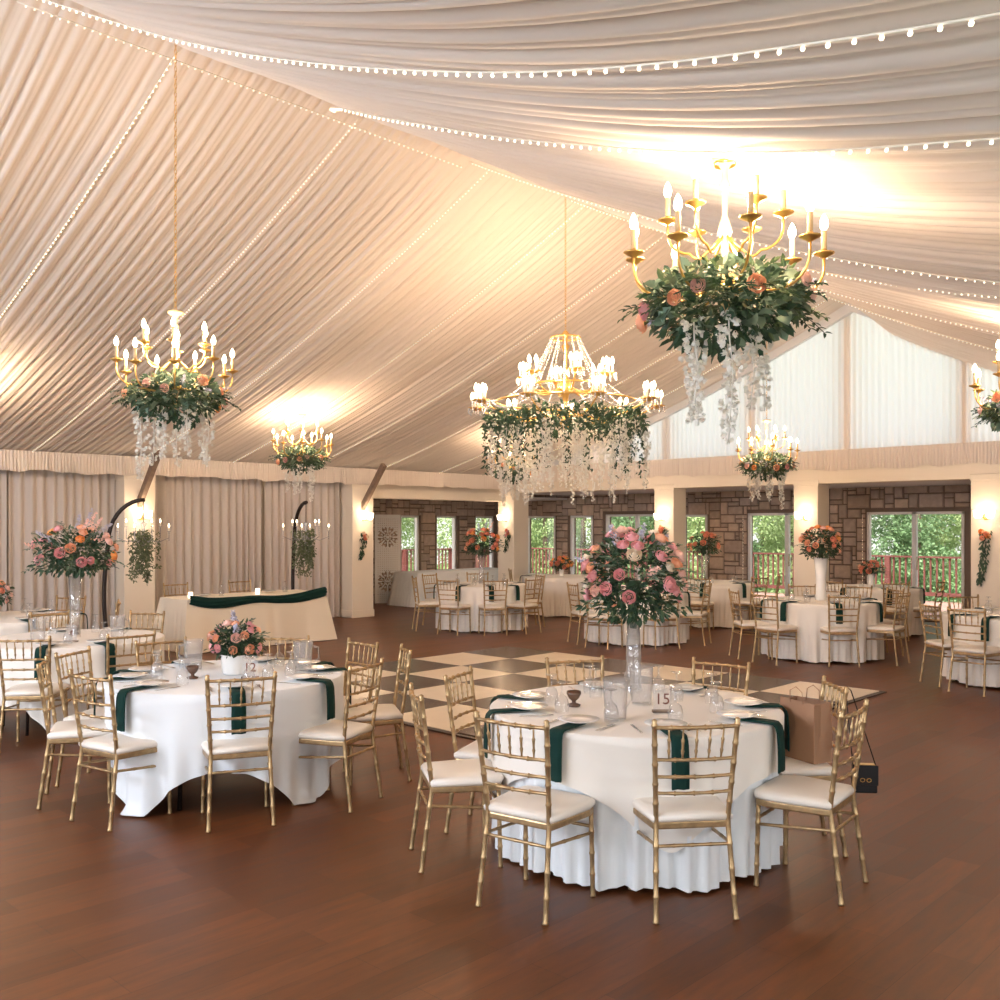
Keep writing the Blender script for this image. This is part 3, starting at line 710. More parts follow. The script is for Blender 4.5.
# ---------------------------------------------------------------- crystal chandelier
def bigchand():
    bx, by = -7.2, 8.6; zt = 4.02
    t = thing('crystal_chandelier', 'large tiered gold and crystal chandelier hanging at the centre of the hall', 'chandelier', (bx, by, zt))
    mb = MB(); chain(mb, .0, zc(bx)-.03-zt); mb.build('chain', GOLD, t)
    MB().lathe([(.02,.02),(.05,-.02),(.03,-.06),(.02,-.12),(.05,-.16),(.02,-.22),(.02,-.5),(.06,-.58),(.1,-.66),(.04,-.72),(.02,-.9),(.09,-1.0),(.05,-1.08),(.02,-1.12)], n=14).build('column', GOLD, t)
    for r, z in ((.17,-.06),(.46,-.62),(.8,-.80)):
        MB().tube([(r*math.cos(2*PI*i/40), r*math.sin(2*PI*i/40), z) for i in range(41)], .012, 6, False).build('ring', GOLD, t)
    for k in range(14):      # bead strands from the crown
        a = 2*PI*k/14; mb = MB()
        for i in range(22):
            f = i/21; r = .17+.30*f**1.8+.05*math.sin(PI*f); z = -.06-.58*f
            mb.ball((r*math.cos(a), r*math.sin(a), z), .013, 5, 4)
        mb.build('crystal_strand', CRYS, t)
    def cluster(a, r, zh, cup):
        c, s_ = math.cos(a), math.sin(a)
        pts = [((.06+(r-.06)*f)*c, (.06+(r-.06)*f)*s_, zh-.10*math.sin(PI*f)+(cup-zh)*f**3) for f in [i/9 for i in range(10)]]
        arm = MB().tube(pts, .010, 6).build('arm', GOLD, t); x, y = r*c, r*s_
        MB().lathe([(.02,cup-.03),(.06,cup-.01),(.10,cup),(.10,cup+.008),(.03,cup+.01)], (x,y,0), 14).build('drip_pan', GOLD, arm)
        for q in range(4):
            b = 2*PI*q/4+a; xx, yy = x+.055*math.cos(b), y+.055*math.sin(b)
            MB().lathe([(.012,cup+.01),(.012,cup+.10)], (xx,yy,0), 8).build('candle_sleeve', CANDLE, arm)
            MB().lathe([(.010,cup+.10),(.019,cup+.12),(.022,cup+.145),(.014,cup+.17),(.003,cup+.19)], (xx,yy,0), 8).build('bulb', BULB, arm)
        p = MB()
        for q in range(10):
            b = 2*PI*q/10; xx, yy = x+.095*math.cos(b), y+.095*math.sin(b); L = .05+.03*(q % 2)
            for w_ in range(3): p.ball((xx, yy, cup-.015-w_*L/3), .009, 5, 4, (1,1,1.5))
        p.build('crystal_pendants', CRYS, arm)
    for k in range(9): cluster(2*PI*k/9+.15, 1.07, -.92, -.84)
    for k in range(6): cluster(2*PI*k/6+.4, .50, -.62, -.50)
    for k in range(9):
        a0, a1 = 2*PI*k/9+.15, 2*PI*(k+1)/9+.15; sw = MB()
        for i in range(29):
            f = i/28; a = a0+(a1-a0)*f; sw.ball((.95*math.cos(a), .95*math.sin(a), -.84-.10*math.sin(PI*f)), .011, 5, 4)
        sw.build('crystal_swag', CRYS, t); sw = MB()
        for i in range(20):
            f = i/19; a = a0+(a1-a0)*.5; r = .48+.44*f; sw.ball((r*math.cos(a), r*math.sin(a), -.6-.2*f-.06*math.sin(PI*f)), .011, 5, 4)
        sw.build('crystal_swag', CRYS, t)
    rnd = random.Random(3)
    g = thing('chandelier_flowers', 'ring of greenery with dense white wisteria hanging under the big crystal chandelier', 'flowers', (bx, by, zt))
    a = MB()
    for _ in range(2100):
        an = rnd.uniform(0, 2*PI); r = rnd.uniform(.58,.93); p = Vector((r*math.cos(an), r*math.sin(an), -1.03+rnd.uniform(-.13,.12)))
        a.leaf(p, rvec(rnd)+Vector((math.cos(an)*.5, math.sin(an)*.5, -.2)), rvec(rnd)+Vector((0,0,1)), rnd.uniform(.06,.1), .032)
    for k in range(34):
        an = rnd.uniform(0, 2*PI); r = rnd.uniform(.6,.95); L = rnd.uniform(.25,.6)
        for i in range(int(L*70)):
            f = rnd.random(); a.leaf(Vector((r*math.cos(an), r*math.sin(an), -1.05-L*f))+rvec(rnd)*.03, rvec(rnd)+Vector((0,0,-.7)), rvec(rnd), .055, .022)
    a.build('foliage', LEAFD, g)
    for k in range(64):
        an = 2*PI*k/64*3+rnd.uniform(-.1,.1); r = (.88,.72,.52)[k % 3]+rnd.uniform(-.06,.06); w_ = MB(); wisteria(w_, rnd, (r*math.cos(an), r*math.sin(an), -1.08), rnd.uniform(.45,.82)*(1 if r > .6 else 1.15), .034, 62)
        w_.build('wisteria_strand', WHITEFL, g)
    for k in range(6):
        a_ = 2*PI*k/6; light('POINT', 'candle_glow', (bx+.72*math.cos(a_), by+.72*math.sin(a_), zt-.55), K_BIG/6, WARM, shadow_soft_size=.07)
bigchand()
# ---------------------------------------------------------------- wall sconces
def sconce(x, y, z, nx, ny, label):
    rz = math.atan2(ny, nx)
    t = thing('wall_sconce', label, 'wall lamp', (x, y, z), rz, 'lit wall sconces on the pillars')
    MB().lathe([(.05,0),(.05,.015),(.02,.02)], n=14).build('backplate', GOLD, t).rotation_euler = (0, PI/2, 0)
    MB().tube([(0,0,-.02),(.06,0,-.04),(.10,-.09,-.03)], .008, 6).build('arm', GOLD, t); MB().tube([(0,0,-.02),(.06,0,-.04),(.10,.09,-.03)], .008, 6).build('arm', GOLD, t)
    for s in (-1, 1): MB().lathe([(.03,-.03),(.055,.0),(.062,.05),(.07,.10)], (.11,s*.09,0), 14, False).build('glass_shade', SHADEG, t)
    light('POINT', 'sconce_glow', (x+nx*.2, y+ny*.2, z+.06), K_SC, WARM, shadow_soft_size=.08)
sconce(XL+.46, 7.28, 1.93, 1, 0, 'lit two-shade wall sconce on the left wall pillar behind the hanging crystal lamp')
sconce(XL+.46, 11.82, 1.93, 1, 0, 'lit two-shade wall sconce on the pillar beside the white lattice screen')
sconce(XL+.2, YB-.25, 1.93, 0, -1, 'lit wall sconce on the corner pillar right of the tall orange bouquet')
sconce(-11.0, YB-.22, 1.93, 0, -1, 'lit wall sconce on the pillar right of the pink bouquet')
sconce(-8.0, YB-.22, 1.93, 0, -1, 'lit wall sconce on the pillar above the peach rose bouquet')
sconce(-5.0, YB-.22, 1.93, 0, -1, 'lit wall sconce on the pillar at the right edge')
def swag(x, y, z, L, nx, ny, label, cols, seed):
    rnd = random.Random(seed); t = thing('flower_garland', label, 'garland', (x, y, z), math.atan2(ny, nx)-PI/2+PI, 'garlands hanging on the pillars')
    mb = MB()
    for i in range(int(L*190)):
        f = rnd.random(); w_ = .085*(1-.6*f); p = Vector((rnd.uniform(-w_, w_)-.10*f*f, -.004-rnd.random()*.05, -L*f)); p.y = -abs(p.y)
        mb.leaf(p, Vector((rnd.uniform(-.8,.8), -.3, -1)), Vector((0,-1,.3)), .065, .024)
    mb.build('foliage', LEAFD, t)
    for k in range(4):
        o = put('rose', ROSE[cols[k % len(cols)]][k % 2], t, (rnd.uniform(-.06,.06), -.08, -.02-k*.035)); o.rotation_euler = (PI/2.3, 0, 0); o.scale = (.8,)*3
swag(XL+.462, 11.82, 1.66, .50, 1, 0, 'thin leafy garland on the pillar beside the lattice screen', ['cream','coral'], 1)
swag(-11.0, YB-.222, 1.78, .62, 0, -1, 'leafy garland on the pillar right of the pink bouquet', ['peach','coral'], 2)
swag(-5.0, YB-.222, 1.72, .85, 0, -1, 'leafy garland with orange roses on the pillar at the right edge', ['orange','peach'], 3)
swag(XL+.3, YB-.252, 1.7, .5, 0, -1, 'small garland with coral roses on the corner pillar', ['coral','pink'], 4)
# ---------------------------------------------------------------- round tables
TR, TH = .785, .762
def cloth_mesh(R, extent, z, floor_z=.012, seed=0, folds=16, amp=.045, full=True, rings=9, rot=0.0):
    mb = MB(); n = 256; rnd = random.Random(seed); ph = rnd.uniform(0, 6)
    def drop(a): return extent(a)-R
    for j in range(4):
        r = R*(.02, .5, .93, .99)[j]
        for i in range(n): a = 2*PI*i/n; mb.v.append((r*math.cos(a), r*math.sin(a), z))
    for j in range(rings+1):
        f = j/rings
        for i in range(n):
            a = 2*PI*i/n; D = drop(a); s_ = D*f
            w = noise1(a/(2*PI)*folds*2, seed) if False else 0
            fold = math.sin(folds*a+ph+1.8*math.sin(3*a+ph)+.9*math.sin(5*a))*.65+math.sin(folds*1.83*a//1*0+2*folds*a+2*ph+2*math.sin(2*a))*.25
            am = amp*min(1, (s_/.55))**1.1
            r = R+.006+.012*min(1, s_/.3)-.035*min(1, s_/.6)+am*fold+am*.45*math.sin(folds*2.7*a//1*0+folds*3*a+ph*3)*f
            zz = z-.004-s_*.985
            if zz < floor_z: r += (floor_z-zz)*.5; zz = floor_z
            mb.v.append((r*math.cos(a), r*math.sin(a), zz))
    m = 4+rings+1
    for j in range(m-1):
        for i in range(n):
            k = (i+1) % n; mb.f.append((j*n+i, j*n+k, (j+1)*n+k, (j+1)*n+i))
    mb.f.append(tuple(reversed(range(n))))
    return mb
def square_extent(h, rot): 
    def e(a):
        c, s_ = abs(math.cos(a-rot)), abs(math.sin(a-rot)); p = 8
        return h/((c**p+s_**p)**(1/p))
    return e
def goblet_parts(t, near):
    # stemmed glass standing upside down on its rim
    prof = [(.036,0),(.040,.03),(.040,.05),(.030,.085),(.012,.10)]
    MB().lathe(prof, n=14, cap=False).build('bowl', GLASS, t)
    MB().lathe([(.012,.10),(.005,.11),(.005,.155),(.008,.16)], n=10, cap=False).build('stem', GLASS, t)
    MB().lathe([(.008,.16),(.03,.166),(.034,.169),(.004,.172)], n=14).build('foot', GLASS, t)
gob0 = thing('goblet', 'x', 'glass'); goblet_parts(gob0, True); freeze(gob0)
plate0 = MB().lathe([(.01,0),(.055,0),(.062,.004),(.105,.015),(.108,.018),(.062,.010),(.01,.008)], n=28).build('plate', PORC)
def napkin_mesh():
    mb = MB(); w = .043; n = 26
    # over the table rim: local +y outward, origin on the table top at the rim
    path = [(-.20,.006),(-.12,.006),(-.05,.006),(-.015,.006),(.010,.003),(.024,-.012),(.032,-.04),(.036,-.10),(.038,-.17),(.038,-.235),(.038,-.24)]
    for dz in (0, .006):
        for i, (y, z) in enumerate(path):
            for x in (-w, -w*.33, w*.33, w): mb.v.append((x*(1+.02*math.sin(i)), y+(dz if z < 0 else 0), z+(dz if z > 0 else 0)+.002*math.sin(x*90)))
    m = len(path)*4
    for i in range(len(path)-1):
        for k in range(3):
            a = i*4+k; mb.f.append((a, a+4, a+5, a+1)); mb.f.append((m+a, m+a+1, m+a+5, m+a+4))
    for i in range(len(path)-1):
        a = i*4; mb.f.append((a, m+a, m+a+4, a+4)); a += 3; mb.f.append((a, a+4, m+a+4, m+a))
    a = (len(path)-1)*4
    for k in range(3): mb.f.append((a+k, m+a+k, m+a+k+1, a+k+1)); mb.f.append((k, k+1, m+k+1, m+k))
    return mb
nap0 = napkin_mesh().build('napkin', GREENC)
def fork_mesh():
    mb = MB(); mb.box((0,-.03,.003), (.008,.12,.003)); mb.box((0,.045,.003), (.020,.03,.003))
    for k in (-1,-.33,.33,1): mb.box((k*.0085,.078,.003), (.0035,.04,.003))
    return mb
def knife_mesh(): return MB().box((0,-.05,.003), (.012,.09,.004)).box((.001,.05,.003), (.016,.11,.002))
fork0 = fork_mesh().build('fork', STEEL, smooth=False); knife0 = knife_mesh().build('knife', STEEL, smooth=False)
used = {'plate':0,'napkin':0,'fork':0,'knife':0,'goblet':0}
def inst(proto, key, loc, rz, label, cat, group):
    if not used[key]: o = proto; used[key] = 1
    else: o = copy_tree(proto) if key == 'goblet' else proto.copy()
    if o is not proto and key != 'goblet': C.objects.link(o)
    o.location = loc; o.rotation_euler = (0,0,rz); tag(o, label, cat, group); return o
def number_text(txt, parent, size, loc, m):
    cu = bpy.data.curves.new('number', 'FONT'); cu.body = txt; cu.size = size; cu.extrude = .0012; cu.align_x = 'CENTER'
    tmp = bpy.data.objects.new('number', cu); C.objects.link(tmp); dg = bpy.context.evaluated_depsgraph_get()
    me = bpy.data.meshes.new_from_object(tmp.evaluated_get(dg)); bpy.data.objects.remove(tmp)
    me.materials.clear(); me.materials.append(m); o = put('number', me, parent, loc); o.rotation_euler = (PI/2, 0, 0); return o
FACE = math.radians(43.8)
def number_card(p, txt, tn):
    t = thing('table_number', 'small clear sign with dark numerals standing on %s' % tn, 'table number', p, FACE)
    MB().bb(-.05,.05,-.002,.002,0,.15).build('panel', FROST, t, smooth=False)
    MB().bb(-.055,.055,-.02,.02,0,.012).build('base', WOODB, t, smooth=False)
    number_text(txt, t, .085, (0,-.004,.045), INK)
def pitcher(p, rz, label):
    t = thing('pitcher', label, 'pitcher', p, rz)
    o = MB().lathe([(.050,0),(.055,.005),(.060,.09),(.066,.19),(.070,.215),(.066,.215),(.056,.01),(.01,.012)], n=24, cap=False).build('jug', FROST, t)
    MB().tube([(.064,0,.18),(.105,0,.17),(.11,0,.10),(.060,0,.05)], .008, 6).build('handle', FROST, t)
def bird_votive(p, rz, label):
    t = thing('candle_holder', label, 'candle holder', p, rz)
    MB().lathe([(.035,0),(.04,.01),(.012,.02),(.012,.03),(.03,.045),(.042,.07),(.04,.085),(.03,.06),(.01,.05)], n=18, cap=False).build('bowl', WATER, t)
    MB().lathe([(.02,.05),(.02,.075)], n=12).build('candle', CANDLE, t)
def round_table(key, clat, cdp, tname, chairs, square=None, overlay=None, rot=0, cloth=IVORY, seed=1, setting=True, group='chairs around the round tables', goblets=True):
    c = W(clat, cdp)
    t = thing('round_table', 'round folding banquet table under the cloth of the '+tname, 'table', c, 0, 'round banquet tables')
    MB().lathe([(TR-.015,TH-.03),(TR-.005,TH-.02),(TR-.005,TH-.008),(TR-.015,TH-.002)], n=48).build('tabletop', WOODB, t)
    for sx in (-1,1):
        for sy in (-1,1): MB().tube([(sx*.28,sy*.48,TH-.03),(sx*.28,sy*.50,0)], .014, 8).build('leg', DARKM, t)
    zt = TH+.006
    if square:
        o = cloth_mesh(TR, square_extent(square, rot), zt, seed=seed, folds=9, amp=.045, full=True).build('tablecloth', cloth)
        tag(o, 'white square tablecloth with pointed hanging corners, '+tname, 'tablecloth', 'tablecloths on the round tables')
    else:
        o = cloth_mesh(TR, lambda a: TR+.75+.012*math.sin(9*a), zt, seed=seed, folds=19, amp=.040).build('tablecloth', CLOTH if key in ('T15',) else cloth)
        tag(o, 'floor-length white tablecloth with a wavy hem, '+tname, 'tablecloth', 'tablecloths on the round tables')
    o.location = c
    if overlay:
        o = cloth_mesh(TR+.024, square_extent(overlay, rot), zt+.006, seed=seed+50, folds=9, amp=.016).build('overlay_cloth', IVORY); o.location = c
        # push the overlay clear of the cloth beneath
        tag(o, 'ivory square overlay cloth with hanging corners, '+tname, 'tablecloth', 'overlay cloths')
        zt += .006
    zt += .003
    for lat, d, pos in chairs:
        place_chair(lat, d, clat, cdp, 'gold chiavari chair with cream cushion, %s at the %s' % (pos, tname), group)
        b = W(lat, d)-c; b.z = 0; u = b.normalized(); rz = math.atan2(u.y, u.x)-PI/2; sd = Vector((-u.y, u.x, 0))
        ps = 'at the %s place,' % pos
        if not setting: continue
        base = Vector((c.x, c.y, zt))
        inst(nap0, 'napkin', base+u*(TR+.018 if not overlay else TR+.032), rz, 'dark green napkin %s %s' % (ps, tname), 'napkin', 'dark green napkins at the place settings')
        inst(plate0, 'plate', base+u*(TR-.17)+Vector((0,0,.013)), 0, 'white plate %s %s' % (ps, tname), 'plate', 'plates at the place settings')
        if goblets: inst(gob0, 'goblet', base+u*(TR-.33)+sd*.10, 0, 'upturned stemmed glass %s %s' % (ps, tname), 'glass', 'upturned goblets')
        if key in ('T15', 'T12'):
            inst(fork0, 'fork', base+u*(TR-.17)+sd*.15, rz+PI, 'steel fork %s %s' % (ps, tname), 'fork', 'forks')
            inst(knife0, 'knife', base+u*(TR-.17)-sd*.15, rz+PI, 'steel knife %s %s' % (ps, tname), 'knife', 'knives')
    return c, zt
tabs = {}
tabs['T15'] = round_table('T15', .757, 5.48, 'tall pink bouquet table', [(.05,4.47,'front left'),(.89,4.40,'front right'),(1.73,4.74,'right front'),(1.88,5.45,'paper bag'),
    (1.44,6.33,'back right'),(.50,6.47,'back left'),(-.25,5.85,'left rear'),(-.45,5.20,'left front')], overlay=1.06, rot=math.radians(4), seed=5)
tabs['T12'] = round_table('T12', -1.88, 6.68, 'low pink bouquet table', [(-1.53,5.74,'nearest the camera'),(-2.45,5.80,'front left'),(-2.98,6.32,'leftmost front'),(-3.02,6.86,'leftmost rear'),
    (-2.62,7.5,'back left'),(-1.72,7.75,'back middle'),(-1.05,7.42,'back right'),(-.86,6.24,'front right'),(-.68,7.0,'rightmost')], square=1.27, rot=math.radians(-33), seed=9, cloth=CLOTH)
tabs['T4'] = round_table('T4', -3.90, 8.85, 'orange and pink bouquet table', [(-3.76,7.66,'nearest the camera'),(-3.02,7.95,'front right'),(-3.62,9.95,'back right'),(-4.55,9.85,'back left')], square=1.27, rot=.4, seed=13)
tabs['L3'] = round_table('L3', -5.55, 10.9, 'left-edge table', [(-4.62,9.95,'front right'),(-4.45,11.3,'right'),(-5.35,12.1,'back')], seed=15)
tabs['M0'] = round_table('M0', -.32, 16.9, 'lattice screen table', [(-1.47,16.6,'left'),(-.86,15.85,'front left'),(-.07,15.75,'front right'),(.56,16.1,'right front'),(-1.28,17.6,'back left'),(-.42,18.1,'back'),(.72,17.3,'right rear')], seed=17)
tabs['M1'] = round_table('M1', 2.12, 15.1, 'table straight behind the pink bouquet', [(1.40,14.1,'front left'),(2.42,14.0,'front right'),(3.13,14.6,'right'),(1.10,14.75,'left'),(1.6,16.2,'back left')], seed=19)
tabs['M2'] = round_table('M2', 1.24, 19.6, 'far corner window table', [(.2,19.5,'left'),(2.15,19.0,'right')], seed=21)
tabs['R2'] = round_table('R2', 3.8, 17.6, 'far table between middle pillars', [(3.35,16.4,'front left'),(4.45,16.6,'front right'),(4.95,17.2,'right')], seed=23)
tabs['R1'] = round_table('R1', 4.4, 13.3, 'peach bouquet table', [(4.35,12.25,'front'),(3.42,12.55,'left front'),(3.18,13.2,'left rear'),(5.2,12.5,'right front'),(5.25,14.2,'back right'),(5.5,13.5,'right rear'),(4.5,14.45,'back')], seed=25)
tabs['R3'] = round_table('R3', 6.2, 16.2, 'far sliding door table', [(6.15,15.05,'front'),(7.05,15.5,'right'),(5.3,15.5,'left')], seed=27)
tabs['R0'] = round_table('R0', 5.95, 11.1, 'right-edge table', [(4.85,10.95,'left'),(4.95,10.3,'left front'),(5.85,12.25,'back')], overlay=.97, rot=.3, seed=29)
# centrepieces
def on(k, dl=0, dd=0, z=0): c, zt = tabs[k]; v = W(dl, dd); return Vector((c.x+v.x, c.y+v.y, zt+z))
def tall_vase(p, h, r0, r1, label, m=GLASS):
    t = MB().lathe([(r0,0),(r0,.006),(r0*.96,.01),(r0*.9,h*.5),(r1,h),(r1-.004,h),(r0*.84,h*.5),(r0*.86,.02),(.001,.02)], n=24, cap=False).build('vase', m)
    t.location = p; return tag(t, label, 'vase')
PV = on('T15', .06, .46)
tall_vase(PV, .43, .052, .040, 'tall clear glass vase under the pink bouquet on the tall pink bouquet table')
bouquet(PV+Vector((0,0,.42)), 'large airy bouquet of pink and peach roses with lilac sprays on the nearest round table', 'bouquet', .35, .66, ['pink','blush','peach','pink','cream'], 46, 31, 'flower bouquets', nl=520, rs=1.15, spikes=12, sprigs=26)
P12 = on('T12', .05, .05)
o = MB().lathe([(.085,0),(.095,.01),(.105,.13),(.110,.135),(.100,.135),(.09,.02),(.01,.02)], n=28, cap=False).build('bowl_vase', PORC); o.location = P12; tag(o, 'silver-white bowl vase under the pink roses on the low pink bouquet table', 'vase')
bouquet(P12+Vector((0,0,.12)), 'low round bouquet of pink and peach roses on the low pink bouquet table', 'bouquet', .20, .27, ['pink','blush','pink','peach'], 20, 33, 'flower bouquets', nl=300, rs=.95, spikes=4, sprigs=5)
PT4 = on('T4', -.0, .05); tall_vase(PT4, .56, .05, .06, 'tall clear glass vase under the wide orange and pink bouquet')
bouquet(PT4+Vector((0,0,.57)), 'wide bouquet of orange and pink roses with trailing grasses at left', 'bouquet', .40, .52, ['orange','pink','peach','pink','blush'], 22, 35, 'flower bouquets', nl=480, rs=1.25, spikes=10, sprigs=22)
PL3 = on('L3', -.25, 0); o = tall_vase(PL3, .12, .07, .08, 'low bowl vase under the peach roses', PORC)
bouquet(PL3+Vector((0,0,.11)), 'low bouquet of peach roses at the left edge on the left-edge table', 'bouquet', .32, .36, ['peach','coral','blush','peach'], 22, 37, 'flower bouquets', nl=260, rs=1.2)
PM0 = on('M0', 0, 0); tall_vase(PM0, .52, .05, .07, 'tall glass vase at the table right of the lattice screen')
bouquet(PM0+Vector((0,0,.50)), 'tall bouquet of coral and orange roses before the corner pillar', 'bouquet', .36, .55, ['coral','orange','peach','coral'], 26, 39, 'flower bouquets', nl=380, rs=1.35, sprigs=16, spikes=4)
PM2 = on('M2', 0, 0); tall_vase(PM2, .14, .05, .06, 'small vase at the far table near the corner windows', PORC)
bouquet(PM2+Vector((0,0,.13)), 'small low bouquet of coral roses near the corner windows', 'bouquet', .27, .30, ['coral','orange'], 16, 41, 'flower bouquets', nl=160, rs=1.3, sprigs=4)
PR2 = on('R2', -.10, 0); tall_vase(PR2, .48, .05, .12, 'tall flared glass vase at the far table between the middle pillars')
bouquet(PR2+Vector((0,0,.50)), 'tall bouquet of coral roses between the middle pillars', 'bouquet', .32, .46, ['coral','peach','coral'], 20, 43, 'flower bouquets', nl=320, rs=1.3, sprigs=10)
PR1 = on('R1', 0, 0); tall_vase(PR1, .58, .075, .09, 'tall white cylinder vase under the peach bouquet', PORC)
bouquet(PR1+Vector((0,0,.56)), 'tall round bouquet of peach roses in front of the lit pillar', 'bouquet', .31, .52, ['peach','blush','orange','peach','coral'], 30, 45, 'flower bouquets', nl=380, rs=1.2, sprigs=10)
PR3 = on('R3', 0, 0); tall_vase(PR3, .22, .05, .06, 'low vase at the far table by the sliding glass doors', PORC)
bouquet(PR3+Vector((0,0,.20)), 'small bouquet of coral roses before the sliding glass doors', 'bouquet', .22, .26, ['coral','peach'], 14, 47, 'flower bouquets', nl=160, rs=1.2, sprigs=4)
number_card(on('T15', .13, -.18), '15', 'the tall pink bouquet table'); number_card(on('T12', .20, -.16), '12', 'the low pink bouquet table'); number_card(on('T4', .12, -.30), '4', 'the orange and pink bouquet table'); number_card(on('L3', .0, -.3), '6', 'the left-edge table')
pitcher(on('T15', -.15, -.38), FACE+.6, 'clear plastic water pitcher left of the number on the tall pink bouquet table')
pitcher(on('T15', .05, .06), FACE+2.5, 'clear plastic water pitcher at the middle back of the tall pink bouquet table')
pitcher(on('T12', .50, .12), FACE, 'clear water pitcher right of the roses on the low pink bouquet table'); pitcher(on('T12', -.30, .22), FACE+3, 'clear water pitcher left of the roses on the low pink bouquet table')
pitcher(on('T4', -.15, -.35), FACE, 'clear water pitcher in front of the vase on the orange and pink bouquet table'); pitcher(on('T4', .45, -.1), FACE, 'clear water pitcher at the right side of the orange and pink bouquet table')
bird_votive(on('T15', -.34, .0), 0, 'small bronze bird-shaped candle holder at the left of the tall pink bouquet table'); bird_votive(on('T12', -.18, -.18), 0, 'small dark glass candle holder left of the number on the low pink bouquet table')
bird_votive(on('T4', -.1, .3), 0, 'small dark candle holder behind the pitcher on the orange and pink bouquet table')
def extra(k, dl, dd, lb): inst(gob0, 'goblet', on(k, dl, dd), 0, lb, 'glass', 'upturned goblets')
extra('T15', .27, .16, 'upturned stemmed glass right of the number on the tall pink bouquet table'); extra('T15', -.19, .27, 'upturned stemmed glass behind the bird holder on the tall pink bouquet table')
extra('T12', .33, -.2, 'upturned stemmed glass right of the number on the low pink bouquet table'); extra('T12', -.45, -.1, 'upturned stemmed glass beside the candle holder on the low pink bouquet table')
# ---------------------------------------------------------------- paper bag and purse
c4 = W(1.88, 5.45); cc = W(.757, 5.42); v = (cc-c4).normalized(); seat = c4+v*.17
t = thing('paper_bag', 'brown kraft paper gift bag standing on a chair seat at the right', 'bag', (seat.x, seat.y, .492), math.atan2(v.y, v.x)-PI/2+.45)
mb = MB(); w, d, h = .135, .065, .33
vs = [(-w,-d,0),(w,-d,0),(w,d,0),(-w,d,0),(-w*.98,-d*.9,h),(w*.98,-d*1.1,h*.98),(w*1.0,d*.8,h),(-w,d,h*.99),(-w*1.0,-d*1.12,h*.5),(w*1.02,-d*1.15,h*.5),(w*.88,0,h*.5),(-w*.88,0,h*.5),(w*.9,0,h*.97),(-w*.9,0,h*.97)]
mb.add(vs, [(3,2,1,0),(0,1,9,8),(8,9,5,4),(1,2,10),(1,10,9),(9,10,12,5),(2,6,12,10),(2,3,7,6),(3,0,11),(0,8,11),(8,4,13,11),(3,11,13,7)])
o = mb.build('bag_body', KRAFT, t, smooth=False); so = o.modifiers.new('thickness', 'SOLIDIFY'); so.thickness = .002
for s in (-1, 1): MB().tube([(-.05,s*d*.95,h*.95),(-.045,s*d,h+.05),(0,s*d,h+.075),(.045,s*d,h+.05),(.05,s*d*.95,h*.95)], .0025, 5).build('handle', KRAFT, t)
pp = W(2.02, 5.38); t = thing('purse', 'small black leather purse with gold clasp hanging behind a chair', 'purse', (pp.x, pp.y, .32), FACE-.15)
bev(MB().bb(-.065,.065,-.03,.03,0,.15).build('purse_body', BLACKL, t, smooth=False), .008, 3)
bev(MB().bb(-.068,.068,-.038,-.028,.045,.155).build('flap', BLACKL, t, smooth=False), .004, 2)
for s in (-1, 1): MB().tube([(s*.005+.012*math.cos(a)*1.0+s*.012, -.041, .075+.010*math.sin(a)) for a in [i*PI/6 for i in range(13)]], .002, 5).build('clasp', GOLD, t)
MB().bb(-.055,.055,-.02,.02,.15,.156).build('trim', GOLD, t, smooth=False)
MB().tube([(-.06,0,.15),(-.078,.005,.35),(-.092,.03,.56),(-.082,.05,.575),(-.06,.05,.55),(.0,.02,.35),(.06,0,.15)], .0035, 5).build('strap', BLACKL, t)
# ---------------------------------------------------------------- head table with swag
HX0, HX1, HY0, HY1 = -13.25, -12.5, 6.75, 9.05
t = thing('head_table', 'long folding head table covered by a cream cloth with a dark green swag', 'table', ((HX0+HX1)/2, (HY0+HY1)/2, 0))
MB().bb(-.36,.36,-1.13,1.13,.72,.75).build('tabletop', WOODB, t, smooth=False)
for sx in (-1,1):
    for sy in (-1,1): MB().tube([(sx*.3,sy*.95,.72),(sx*.3,sy*.95,0)], .014, 8).build('leg', DARKM, t)
mb = MB(); n = 240; rings = 7; hx, hy = (HX1-HX0)/2, (HY1-HY0)/2; per = []
for i in range(n):
    u = i/n*4; k = int(u); f = u-k
    per.append([(-hx+2*hx*f, -hy), (hx, -hy+2*hy*f), (hx-2*hx*f, hy), (-hx, hy-2*hy*f)][k])
mb.v += [(x, y, .757) for x, y in per]
for j in range(rings+1):
    f = j/rings
    for i, (x, y) in enumerate(per):
        L = math.hypot(x/hx, y/hy); corner = max(0, abs(x/hx)*abs(y/hy)-.7)/.3; fl = .02+f*(.04+.10*corner) + .012*f*math.sin(i*.55+noise1(i*.1,3)*5)
        mb.v.append((x+(x/hx)*fl*(1 if abs(x/hx) > .98 else .0)+ (0), y+(y/hy)*fl*(1 if abs(y/hy) > .98 else 0), .757-.004-.74*f))
for j in range(rings+1):
    for i in range(n): k = (i+1) % n; mb.f.append((j*n+i, j*n+k, (j+1)*n+k, (j+1)*n+i))
mb.f.append(tuple(reversed(range(n))))
o = mb.build('tablecloth', CREAMC); o.location = t.location; angle(o, 50); tag(o, 'long cream floor-length cloth covering the head table', 'tablecloth')
mb = MB(); rows = 10; n = 90
for i in range(n+1):
    f = i/n; y = HY0+.0+(HY1-HY0)*f; sag = .02+.075*math.sin(PI*f)**.8+.02*math.sin(f*11); z0 = .79
    for j in range(rows+1):
        g = j/rows; a = -PI*.5+PI*g*1.6
        hh = .085+.025*math.sin(f*9)
        mb.v.append((HX1+.035+.035*math.sin(g*PI)+.014*math.sin(g*19+f*9), y, z0-sag*.9-hh*(g-.35)*1.4))
